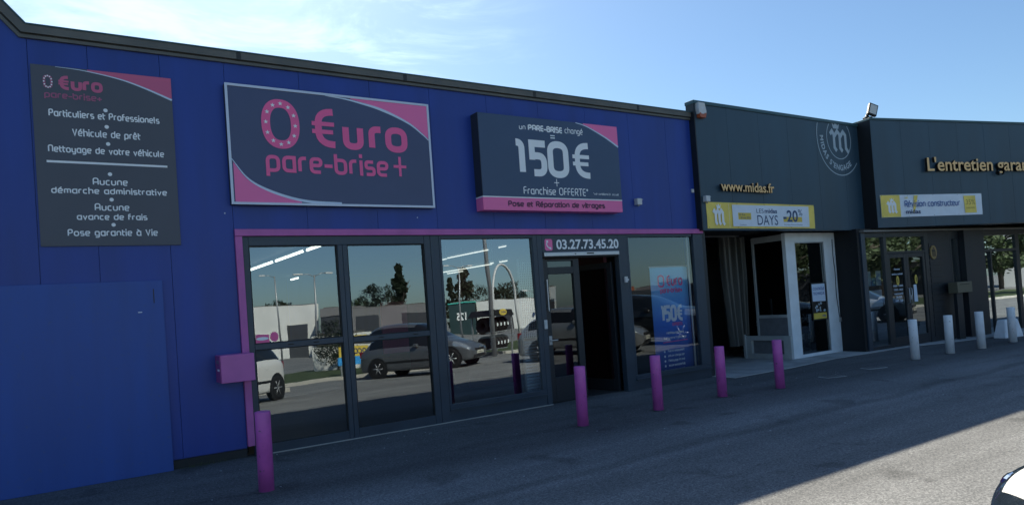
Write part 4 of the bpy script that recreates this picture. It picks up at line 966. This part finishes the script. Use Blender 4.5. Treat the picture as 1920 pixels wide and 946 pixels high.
# second banner
b2 = thing('vinyl_banner', 'white vinyl banner reading Révision constructeur with yellow blocks on the far right fascia', 'banner', (15.2+.11*math.cos(A3), -.42+.11*math.sin(A3), 2.935), A3, group='vinyl banners on the slate fascias')
W = 3.17
b = MB(); sheet(b, 0, 3.17, 0, .5, 0, .006); obj('white_sheet', b, m_vinyl, b2)
b = MB(); b.flat([(.0, .005), (.57, .005), (.565, .495), (0, .495)], -.020); b.flat([(2.58, .05), (2.96, .05), (2.94, .45), (2.56, .45)], -.020); b.flat([(.95, .10), (1.0, .10), (1.12, .48), (1.0, .48)], -.020)
font_text(b, 'LA', .72, .82, .41, .46, -.0205, .02); obj('yellow_block', b, m_yellow, b2)
b = MB(); crowned_m(b, .18, .46, .09, .42, -.0215, .06); obj('white_mark', b, m_whiteprint, b2)
b = MB(); stroke_text(b, 'Révision constructeur', .70, 2.43, .22, .15, .020, -.0215, gap=.22); obj('blue_lettering', b, m_blueprint, b2)
b = MB(); font_text(b, 'midas', .73, 1.17, .065, .165, -.0215, .02); obj('navy_lettering', b, m_navy, b2)
b = MB(); font_text(b, '35%', 2.62, 2.92, .24, .36, -.0215, 0.0); font_text(b, 'de remise immédiate', 2.62, 2.9, .15, .19, -.0215); obj('gold_lettering', b, mat('gold_print', (.36, .25, .05), .5), b2)
b = MB(); grommets(b, 3.17, .5, -.0215); obj('eyelets', b, m_letterside, b2)
# floodlight on the roof corner
fl = thing('floodlight', 'tilted floodlight with pale lens on the roof corner of the showroom', 'floodlight', (15.28, -.36, 5.17), R(-25))
b = MB(); b.cyl((0, .05, 0), (0, .05, .10), .05, .035, 14); b.box(-.08, .10, .0, .10, .0, .05, .008); b.tube([(0, .05, .08), (.06, .02, .16)], .025, 8); obj('bracket', b, m_black, fl)
Mx = Matrix.Translation((.09, -.02, .19)) @ Matrix.Rotation(R(22), 4, 'Y') @ Matrix.Rotation(R(-8), 4, 'X') @ Matrix.Scale(.72, 4)
b = MB(); t_ = MB(); t_.box(-.15, .15, -.045, .045, -.19, .19, .012)
for i in range(7): t_.box(-.13+i*.04, -.115+i*.04, .045, .08, -.17, .17)
b._add(t_.bm, Mx); obj('housing', b, m_black, fl)
b = MB(); t_ = MB(); t_.box(-.115, .115, -.050, -.046, -.15, .15); b._add(t_.bm, Mx); obj('lens', b, mat('lamp_glass', (.62, .62, .58), .3), fl)

# ================================================================== bollards
def scuffed(m, chip, lo=.66, hi=.72):
    t = m.node_tree; b = t.nodes['Principled BSDF']; src = b.inputs['Base Color'].links[0].from_socket
    g = t.nodes.new('ShaderNodeNewGeometry'); v = t.nodes.new('ShaderNodeTexNoise'); v.inputs['Scale'].default_value = 22; v.inputs['Detail'].default_value = 5
    t.links.new(g.outputs['Position'], v.inputs['Vector']); r = t.nodes.new('ShaderNodeMapRange'); r.inputs['From Min'].default_value = lo; r.inputs['From Max'].default_value = hi
    t.links.new(v.outputs['Fac'], r.inputs['Value']); k = t.nodes.new('ShaderNodeMixRGB'); k.inputs['Color2'].default_value = (*chip, 1)
    t.links.new(r.outputs['Result'], k.inputs['Fac']); t.links.new(src, k.inputs['Color1']); t.links.new(k.outputs['Color'], b.inputs['Base Color'])
scuffed(m_bollard, (.20, .10, .17)); scuffed(m_whiteboll, (.35, .33, .30)); scuffed(m_blue_panel, (.05, .09, .25), .62, .8)
def bollard(x, y, h, m, label, grp, r=.072, lean=(0, 0), dirty=True):
    b = MB(); b.cyl((0, 0, 0), (lean[0], lean[1], h), r, r, 28, bev=.006)
    q = random.Random(int(x*100)); o = obj('bollard', b, m, loc=(x, y, -.002)); o.rotation_euler = (q.uniform(-.012, .012), q.uniform(-.012, .012), q.uniform(0, 6)); tag(o, label, 'bollard', grp)
    b = MB(); n_ = 14; pts = [(math.cos(k*2*math.pi/n_)*r*q.uniform(1.25, 1.9), math.sin(k*2*math.pi/n_)*r*q.uniform(1.25, 1.9), .006) for k in range(n_)]; b.face(pts)
    f_ = obj('mortar_collar', b, m_collar, o)
for x, y, l in ((1.52, -1.88, 'magenta bollard in front of the leftmost window, nearest to the mailbox'), (5.44, -1.80, 'magenta bollard in front of the shop door'), (6.80, -1.77, 'magenta bollard in front of the window with the blue roll-up banner'),
                (8.17, -1.73, 'magenta bollard where the blue shop ends and the open workshop begins'), (9.28, -1.93, 'magenta bollard in front of the low white frame, last of the magenta ones')):
    bollard(x, y, .755, m_bollard, l, 'magenta bollards in front of the blue shop')
for x, y, l in ((13.6, -1.81, 'white bollard in front of the double doors, leftmost white one'), (14.76, -1.90, 'white bollard in front of the letter box, second white one'), (15.8, -2.03, 'white bollard in front of the dark column, third white one'), (17.27, -2.03, 'white bollard beside the tapered white block, rightmost white one')):
    bollard(x, y, .765, m_whiteboll, l, 'white bollards in front of the showroom', .078)
b = MB(); v0 = [(-.34, -.14, 0), (.34, -.14, 0), (.34, .14, 0), (-.34, .14, 0)]; v1 = [(-.24, -.09, .42), (.24, -.09, .42), (.24, .09, .42), (-.24, .09, .42)]
a0 = [b.bm.verts.new(p) for p in v0]; a1 = [b.bm.verts.new(p) for p in v1]
for i in range(4): b.bm.faces.new((a0[i], a0[(i+1) % 4], a1[(i+1) % 4], a1[i]))
b.bm.faces.new(a1); b.bm.faces.new(a0[::-1]); bmesh.ops.bevel(b.bm, geom=b.bm.edges[:], offset=.012, segments=2, affect='EDGES')
tag(obj('concrete_block', b, m_whiteboll, loc=(18.55, -1.45, 0), rz=R(-10)), 'white tapered concrete block behind the rightmost white bollard', 'block')

# ground details
def cover(x, y, rz, label):
    t = thing('utility_cover', label, 'manhole cover', (x, y, 0), rz, group='utility covers in the asphalt')
    b = MB(); b.box(-.19, .19, -.12, .12, .0005, .006); obj('rim', b, m_concrete, t)
    b = MB(); b.box(-.16, .16, -.09, .09, .0062, .010, .001); obj('lid', b, mat('cast_iron', (.10, .10, .10), .6, noise=(20, .3)), t)
cover(10.78, -1.86, R(-20), 'square utility cover in the asphalt nearest the last magenta bollard'); cover(12.1, -1.83, R(-20), 'square utility cover in the asphalt nearest the first white bollard')
b = MB()
rnd = random.Random(3)
for i in range(90):
    x = rnd.uniform(.2, 12); y = -rnd.random()**1.7*4.6-.15; s = rnd.uniform(.004, .014)
    pts = [(x+s*math.cos(a_)*rnd.uniform(.6, 1.3), y+s*math.sin(a_)*rnd.uniform(.6, 1.3), .006) for a_ in (0, 1.2, 2.5, 3.7, 5.1)]
    b.face(pts); b.face([(p[0], p[1], .006) if k % 2 else (p[0], p[1], .002) for k, p in enumerate(pts)])
o = obj('litter', b, m_offwhite); o['kind'] = 'stuff'; tag(o, 'scattered pale grit and crumbs on the shaded asphalt', 'grit')
# weeds along plinth
b = MB()
for i in range(40):
    x = rnd.gauss(1.25, .16); y = -.01-rnd.random()*.02; h = rnd.uniform(.02, .075); dx = rnd.uniform(-.02, .02)
    b.face([(x-.002, y, 0), (x+.002, y, 0), (x+dx, y-.01, h)])
o = obj('weeds', b, m_leaf); o['kind'] = 'stuff'; tag(o, 'thin weeds at the foot of the blue wall beside the plinth', 'weeds')

# ================================================================== cars
def car(label, grp, loc, rz, paint, L=4.0, Wd=1.70, Ht=1.46, suv=False, plate='AB-123-CD', detail=True):
    t = thing('parked_car', label, 'car', loc, rz, grp)
    hl, hw = L/2, Wd/2
    # stations: x, z_bottom, z_belt, z_top, half width belt, half width roof/hood edge, greenhouse flag
    S = [(-1.0, .34, .60, .66, .76, .62), (-.985, .22, .86, .92, .88, .70), (-.93, .20, .90, 1.00, .96, .72), (-.80, .20, .92, 1.34, .99, .70), (-.62, .20, .93, 1.43, 1.0, .70), (-.25, .20, .93, 1.46, 1.0, .71),
         (.08, .20, .92, 1.42, 1.0, .70), (.22, .20, .91, 1.30, 1.0, .71), (.48, .20, .89, .97, .995, .80), (.70, .20, .82, .885, .98, .80), (.88, .20, .72, .78, .93, .76), (.965, .22, .58, .65, .84, .66), (1.0, .30, .50, .54, .72, .55)]
    if suv:
        S[8:] = [(.48, .20, .93, 1.02, .995, .86), (.72, .20, .91, .985, .985, .88), (.90, .20, .87, .94, .965, .87), (.985, .22, .78, .86, .93, .84), (1.0, .28, .58, .66, .88, .78)]
    bm = bmesh.new(); rows = []
    for (x, zb, zbelt, zt, wb_, wr) in S:
        f = Ht/1.46
        zb, zbelt, zt = zb*f, zbelt*f, zt*f
        half = [(0, zt), (wr*.55*hw, zt-.008), (wr*hw, zt-.045), (wb_*hw*.975, zbelt), (wb_*hw, zbelt-.10*f if zbelt > .6 else zbelt-.03), (wb_*hw, zbelt*.55), (wb_*hw*.985, zb+.04), (wb_*hw*.9, zb), (0, zb)]
        ring_ = [(y, z) for y, z in half]+[(-y, z) for y, z in half[-2:0:-1]]
        rows.append([bm.verts.new((x*hl, y, z)) for y, z in ring_])
    n = len(rows[0])
    for i in range(len(rows)-1):
        for k in range(n):
            f = bm.faces.new((rows[i][k], rows[i+1][k], rows[i+1][(k+1) % n], rows[i][(k+1) % n])); f.smooth = True
            side = k in (2, n-3); top = k in (0, 1, n-1, n-2)
            if side and 3 <= i <= 7: f.material_index = 1
            if top and i in (6, 7): f.material_index = 1
            if top and i == 2: f.material_index = 1
            if i in ((9, 10, 11) if suv else (9, 10)) and k in (2, 3, n-3, n-4): f.material_index = 2
            if suv and paint is m_whitecar and i == 11 and k in (1, n-2): f.material_index = 2
    bm.faces.new(rows[0]); bm.faces.new(rows[-1][::-1])
    bmesh.ops.recalc_face_normals(bm, faces=bm.faces)
    # second material = window openings; split after smoothing
    me = bpy.data.meshes.new('tmp'); bm.to_mesh(me); bm.free(); me.materials.append(paint); me.materials.append(m_carglass); me.materials.append(m_lens)
    o = bpy.data.objects.new('tmp', me); C.objects.link(o); md = o.modifiers.new('s', 'SUBSURF'); md.levels = 3 if paint is m_whitecar else 2; md.render_levels = md.levels
    dg = bpy.context.evaluated_depsgraph_get(); dg.update(); me2 = bpy.data.meshes.new_from_object(o.evaluated_get(dg))
    bpy.data.objects.remove(o)
    lensm = m_lens if paint is m_whitecar else m_lens2
    for name, mi, m_, side in (('body', 0, paint, 0), ('windows', 1, m_carglass, 0), ('headlight', 2, lensm, 1), ('headlight', 2, lensm, -1)):
        b = MB(); b.bm.from_mesh(me2)
        bmesh.ops.delete(b.bm, geom=[f for f in b.bm.faces if f.material_index != mi or f.calc_center_median().y*side < 0], context='FACES')
        for f in b.bm.faces: f.material_index = 0
        ob = obj(name, b, m_, t)
        if side:
            q_ = MB(); bb = bmesh.new(); bmesh.ops.create_uvsphere(bb, u_segments=16, v_segments=10, radius=.055)
            q_._add(bb, Matrix.Translation((.875*hl, side*hw*.80, .635*Ht/1.46) if not suv else (.925*hl, side*hw*.845, .80*Ht/1.46))); obj('reflector', q_, m_chrome, ob)
    f_ = Ht/1.46
    wr_ = .31*f_
    for sx, sy in ((-.62, 1), (-.62, -1), (.64, 1), (.64, -1)):
        b = MB(); b.cyl((sx*hl, sy*(hw-.02), wr_), (sx*hl, sy*(hw+.004), wr_), wr_+.055, seg=28); obj('wheel_arch', b, m_black, t)
        b = MB(); tyre_mesh(b, (sx*hl, sy*(hw-.08), wr_), wr_, .095, (0, 1, 0), 26); wh = obj('wheel', b, m_rubber, t)
        b = MB(); b.cyl((sx*hl, sy*(hw-.10), wr_), (sx*hl, sy*(hw-.01), wr_), wr_-.10, seg=24)
        for k in range(6):
            a_ = k*math.pi/3; b.cyl((sx*hl, sy*(hw-.008), wr_), (sx*hl+math.cos(a_)*(wr_-.12), sy*(hw-.008), wr_+math.sin(a_)*(wr_-.12)), .022, seg=6)
        obj('rim', b, m_steel, wh)
    for sy in (-1, 1):
        b = MB(); b.box(-.985*hl, -.90*hl, sy*hw*.88-.025, sy*hw*.88+.025, .72*f_, .92*f_, .02); obj('tail_light', b, m_taillight, t)
        b = MB(); b.box(.10*hl, .17*hl, sy*(hw+.02)-.08, sy*(hw+.02)+.08, .93*f_, 1.05*f_, .03); obj('mirror', b, paint, t)
    b = MB(); b.box(.97*hl, 1.003*hl, -.42*hw, .42*hw, .50*f_, .585*f_, .015); b.box(.95*hl, 1.0*hl, -.6*hw, .6*hw, .26*f_, .37*f_, .02); obj('grille', b, m_black, t)
    b = MB(); b.box(1.0*hl, 1.012*hl, -.26, .26, .385*f_, .49*f_, .003); pl_ = obj('plate', b, m_plate, t)
    b = MB(); me_ = font_mesh(plate, .02); xs_ = [v.co.x for v in me_.vertices]; ys_ = [v.co.y for v in me_.vertices]; wx, wy = max(xs_)-min(xs_), max(ys_)-min(ys_)
    vv = [b.bm.verts.new((1.0135*hl if False else 1.012*hl+.002, -.22+(v.co.x-min(xs_))/wx*.44, .405*f_+(v.co.y-min(ys_))/wy*.065*f_)) for v in me_.vertices]
    for p in me_.polygons: b.bm.faces.new([vv[i] for i in p.vertices])
    bpy.data.meshes.remove(me_)
    obj('plate_characters', b, m_black, pl_)
    b = MB(); b.prism([(0, .06), (.04, 0), (0, -.06), (-.04, 0)], 0, .012); e_ = obj('badge', b, m_chrome, t); e_.rotation_euler.z = R(90); e_.location = (.985*hl+.03, 0, .60*f_)
    b = MB()
    for sy in (-1, 1): b.box(-.55*hl, .5*hl, sy*(hw*1.0)-.006, sy*(hw*1.0)+.006, .46*f_, .52*f_, .004)
    obj('side_moulding', b, m_black, t)
    return t

car('white parked car at the right edge, only its front corner and headlight in view', 'parked cars', (3.22, -9.06, 0), R(132), m_whitecar, L=2.9, Wd=1.58, Ht=1.5, suv=True)
car('grey hatchback mirrored in the left and second shop windows', 'parked cars', (10.0, -12.3, 0), R(52), m_greycar, L=3.9, Wd=1.70, Ht=1.46, plate='CW-607-PD')
car('silver car mirrored at the left side of the right shop window', 'parked cars', (13.4, -8.0, 0), R(55), m_silver)
car('dark off-road car mirrored behind the blue roll-up banner', 'parked cars', (17.2, -9.0, 0), R(65), m_blackcar, L=4.5, Wd=1.85, Ht=1.8, suv=True)
car('pale silver car mirrored in the showroom doors', 'parked cars', (24.6, -8.6, 0), R(62), m_silver)

# ================================================================== across the car park, seen mirrored: (az, distance) about the mirrored eye
def vpos(az, D, z=0): return Vector((D*math.sin(R(az)), CAM_D-D*math.cos(R(az)), z))
def far_block(name, label, az0, az1, D, h, m, bandm=None, bandh=.5, depth=20, txt=None, cat='building', door=None):
    p0, p1 = vpos(az0, D), vpos(az1, D); d = p1-p0; Wd = d.length
    t = thing(name, label, cat, p0, math.atan2(d.y, d.x))
    b = MB(); b.box(0, Wd, -depth, 0, 0, h-(bandh if bandm else 0)); obj('wall', b, m, t)
    if bandm: b = MB(); b.box(-.1, Wd+.1, -depth, .1, h-bandh+.002, h); obj('parapet', b, bandm, t)
    b = MB(); b.box(.3, Wd-.3, -depth+.3, -.3, h+.002, h+.1); obj('roof', b, m_coping, t)
    if door:
        b = MB()
        for x in door: b.box(Wd*x, Wd*x+2.4, -.05, .04, 0, 2.6)
        obj('door', b, m_wall_dark, t)
    if txt:
        s, fx, fw_, z0, z1, tm = txt
        # lettering on the face looking towards the shops: flip so that it reads from there
        b = MB(); font_text(b, s, -fw_*Wd/2, fw_*Wd/2, z0, z1, -.06, .03); o = obj('lettering', b, tm, t); o.location = (Wd*fx, 0, 0); o.rotation_euler.z = math.pi
    return t
far_block('warehouse', 'white warehouse mirrored in the left window', 12.3, 17.3, 90, 4.8, m_wall_white, door=(.5,))
far_block('shop_unit', 'dark shop unit with pale parapet mirrored in the left window', 17.5, 21.2, 84, 4.0, m_wall_dark, m_wall_grey, .9)
far_block('red_shop_unit', 'grey shop unit with dark red band mirrored in the left double window', 19.6, 27.2, 74, 3.5, m_wall_grey, door=(.1, .6))
far_block('teal_shop_unit', 'dark teal shop unit with bright edge mirrored in the second window', 27.4, 29.5, 92, 4.2, m_wall_teal, m_teal, .15, txt=('125', .5, .35, 1.9, 2.9, m_whiteprint))
far_block('paint_shop', 'long white building lettered Peinture mirrored in the second window', 29.6, 37.5, 96, 4.2, m_wall_white, txt=('Peinture', .66, .16, 1.6, 2.5, m_navy), door=(.2, .8))
far_block('brick_building', 'orange brick building mirrored in the right window', 41.2, 43.2, 62, 3.0, m_brick, door=(.5,))
far_block('low_building', 'low dark building mirrored in the right window', 43.4, 60, 80, 3.2, m_wall_dark, m_wall_grey, .5)
far_block('white_unit', 'white building mirrored in the showroom glazing', 61, 76, 90, 5.5, m_wall_white, door=(.3, .7))
far_block('garden_wall', 'low white wall behind the verge mirrored low in the left window', 16.6, 21.5, 34, 1.2, m_wall_white, depth=.3, cat='wall')
def lamp_post(az, D, h, label, arms=2):
    p = vpos(az, D); t = thing('street_lamp', label, 'street lamp', p, 0, 'street lamps across the car park')
    b = MB(); b.cyl((0, 0, 0), (0, 0, h), .09, .05, 10); obj('pole', b, m_steel, t)
    for s in ((-1, 1)[:arms]):
        b = MB(); b.tube([(0, 0, h-.1), (s*.5, 0, h+.1), (s*.9, 0, h+.1)], .03, 6); a_ = obj('arm', b, m_steel, t)
        b = MB(); b.box(min(s*.85, s*1.4), max(s*.85, s*1.4), -.1, .1, h+.05, h+.16, .02); obj('lamp_head', b, m_plaswhite, a_)
lamp_post(14.2, 62, 6.4, 'single arm street lamp mirrored in the left window', 1)
lamp_post(17.1, 50, 5.4, 'double headed lamp mirrored in the left window')
lamp_post(28.4, 60, 6.3, 'lamp mirrored in front of the dark conifer in the second window')
lamp_post(31.0, 26, 9.5, 'tall lamp mast mirrored across the middle of the second window')
lamp_post(34.6, 70, 4.0, 'short lamp mirrored at the right of the second window', 1)
ar = thing('tube_arch', 'pale bent tube arch mirrored in the second window', 'arch', vpos(32.2, 30)); b = MB()
b.tube([(-1.1, 0, 0), (-1.1, 0, 2.3)]+[(-1.1*math.cos(a_*math.pi/16), 0, 2.3+1.5*math.sin(a_*math.pi/16)) for a_ in range(17)]+[(1.1, 0, 0)], .05, 10); obj('tube', b, m_plaswhite, ar)
ar.rotation_euler.z = R(-30)
# tyre rack outside, mirrored
tk = thing('tyre_stand', 'covered tyre display stand with a yellow oval badge mirrored in the second window', 'display rack', vpos(31.0, 27.0), R(-30))
b = MB(); b.prism([(-1.0, 1.55), (1.0, 1.55), (.82, 1.8), (-.7, 1.8)], -.5, .5); obj('canopy', b, m_black, tk)
b = MB()
for x in (-.85, .85):
    for y in (-.4, .4): b.box(x-.025, x+.025, y-.025, y+.025, 0, 1.55)
for z in (.28, .95): b.box(-.85, .85, .15, .19, z, z+.03); b.box(-.85, .85, -.19, -.15, z, z+.03)
obj('stand', b, m_steel, tk)
b = MB(); disc(b, 0, 1.69, .32, .13, .51); bd_ = obj('badge', b, m_yprint, tk)
b = MB(); font_text(b, 'MIDAS', -.22, .22, 1.66, 1.73, -.515, .03); o = obj('badge_letters', b, m_navy, bd_); o.rotation_euler.z = math.pi
cnt = 0
base_p = vpos(31.0, 27.0); rz_ = Matrix.Rotation(R(-30), 4, 'Z')
for z in (.55, 1.22):
    for k in range(6):
        o = first.copy(); C.objects.link(o); c2 = lb.copy(); C.objects.link(c2); c2.parent = o
        p = base_p + (rz_ @ Vector((-.72+k*.29, 0, z))); o.location = p; o.rotation_euler.z = R(150)
        tag(o, '%s tyre of the %s row on the mirrored tyre stand' % (['first', 'second', 'third', 'fourth', 'fifth', 'sixth'][k], 'lower' if z < 1 else 'upper'), 'tyre', 'tyres on the mirrored stand')

def tree(az, D, h, w_, kind, label, m_l, seed, n=1600):
    r = random.Random(seed); p = vpos(az, D); t = thing('tree', label, 'tree', p, 0, 'trees beyond the car park')
    b = MB(); b.cyl((0, 0, 0), (0, 0, h*.5), .03*h, .015*h, 8)
    limbs = []
    for i in range(9):
        a_ = r.uniform(0, 6.28); z0 = h*r.uniform(.2, .5); e_ = Vector((math.cos(a_)*w_*.4, math.sin(a_)*w_*.4, z0+h*r.uniform(.15, .35))); b.cyl((0, 0, z0), e_, .012*h, .003*h, 6); limbs.append(e_)
    obj('trunk', b, m_bark, t)
    b = MB(); cl = []
    for i in range(60 if kind != 'column' else 50):
        if kind == 'column': z = r.uniform(.08, 1.0); q = (w_/2)*(1-z**3)*math.sqrt(r.random())*(.9 if z > .2 else .7); z *= h
        else:
            while True:
                v = Vector((r.uniform(-1, 1), r.uniform(-1, 1), r.uniform(-1, 1)))
                if v.length < 1: break
            z = h*(.58+.40*v.z); q = math.hypot(v.x, v.y)*w_/2
        a_ = r.uniform(0, 6.28); cl.append((Vector((math.cos(a_)*q, math.sin(a_)*q, z)), r.uniform(.07, .15)*w_))
    sz = .021*h if kind != 'bare' else .015*h
    n = int(n*3)
    for i in range(n):
        c, rr = r.choice(cl); d = Vector((r.gauss(0, 1), r.gauss(0, 1), r.gauss(0, 1))).normalized()*rr*r.uniform(.4, 1.1)
        o_ = c+d; u = Vector((r.gauss(0, 1), r.gauss(0, 1), r.gauss(0, 1))).normalized(); v = u.orthogonal().normalized(); s = sz*r.uniform(.6, 1.4)
        b.face([o_+u*s, o_+v*s*.6, o_-u*s, o_-v*s*.6])
    obj('crown', b, m_l, t)
tree(24.2, 120, 11.6, 4.4, 'column', 'tall columnar poplar mirrored in the right pane of the double window', m_leafd, 1, 2600)
tree(28.7, 110, 9.8, 5.0, 'column', 'dark columnar conifer mirrored in the second window', m_leafd, 2, 2600)
tree(27.6, 118, 9.0, 2.5, 'column', 'narrow poplar mirrored at the mullion between the windows', m_leafd, 6, 1600)
tree(22.3, 100, 7.6, 6.0, 'bare', 'sparse broad tree mirrored left of the tall poplar', m_leafd, 3, 1500)
tree(20.6, 120, 6.6, 6.0, 'round', 'round pale green tree mirrored above the parapet', m_leaf, 4, 1800)
tree(14.3, 110, 6.4, 5.0, 'round', 'small round tree mirrored above the white warehouse', m_leafd, 5, 1500)
tree(30.2, 112, 7.4, 6.0, 'bare', 'thin branched tree mirrored beside the dark conifer', m_leafd, 7, 900)
tree(32.4, 112, 7.2, 6.5, 'round', 'rounded dark tree mirrored inside the tube arch', m_leafd, 8, 2200)
tree(46.5, 70, 3.6, 4.0, 'round', 'rounded tree mirrored at the right window edge', m_leafd, 9, 1500)
tree(67, 60, 8.5, 8.0, 'round', 'large green tree mirrored in the showroom glazing', m_leaf, 10, 2200)
for k, (x, y, h) in enumerate(((54, -33, 10), (62, -36, 11), (70, -30, 9))):
    tree(0, 0, h, h*.9, 'round', ['large tree mirrored in the narrow showroom window', 'large tree mirrored above the showroom doors', 'large tree mirrored right of the showroom doors'][k], m_leaf, 20+k, 2400)
    bpy.data.objects[[o.name for o in C.objects if o.name.startswith('tree')][-1]].location = (x, y, 0)
tree(18.6, 33, 1.9, 1.9, 'round', 'low bush mirrored in the lower left pane', m_leafd, 11, 900)

ob = thing('sales_board', 'small yellow and blue sign lettered OCCASION mirrored beside the grey hatchback', 'sign', vpos(19.9, 27.0), R(-20))
b = MB(); b.box(-.75, .75, -.02, .02, .75, 1.15); obj('yellow_panel', b, m_yprint, ob)
b = MB(); b.box(-.8, .8, -.02, .02, .45, .748); obj('blue_panel', b, mat('bright_blue', (.05, .35, .8), .5), ob)
b = MB(); font_text(b, 'OCCASION', -.65, .65, .84, 1.06, -.023, .03); o = obj('lettering', b, m_navy, ob); o.rotation_euler.z = math.pi
b = MB(); b.box(-.7, -.65, -.015, .015, 0, .449); b.box(.65, .7, -.015, .015, 0, .449); obj('leg', b, m_steel, ob)
b = MB(); b.cyl((-.3, 0, 1.151), (-.3, 0, 1.30), .14, .10, 12); obj('orange_beacon', b, mat('beacon_orange', (.9, .15, .03), .4), ob)
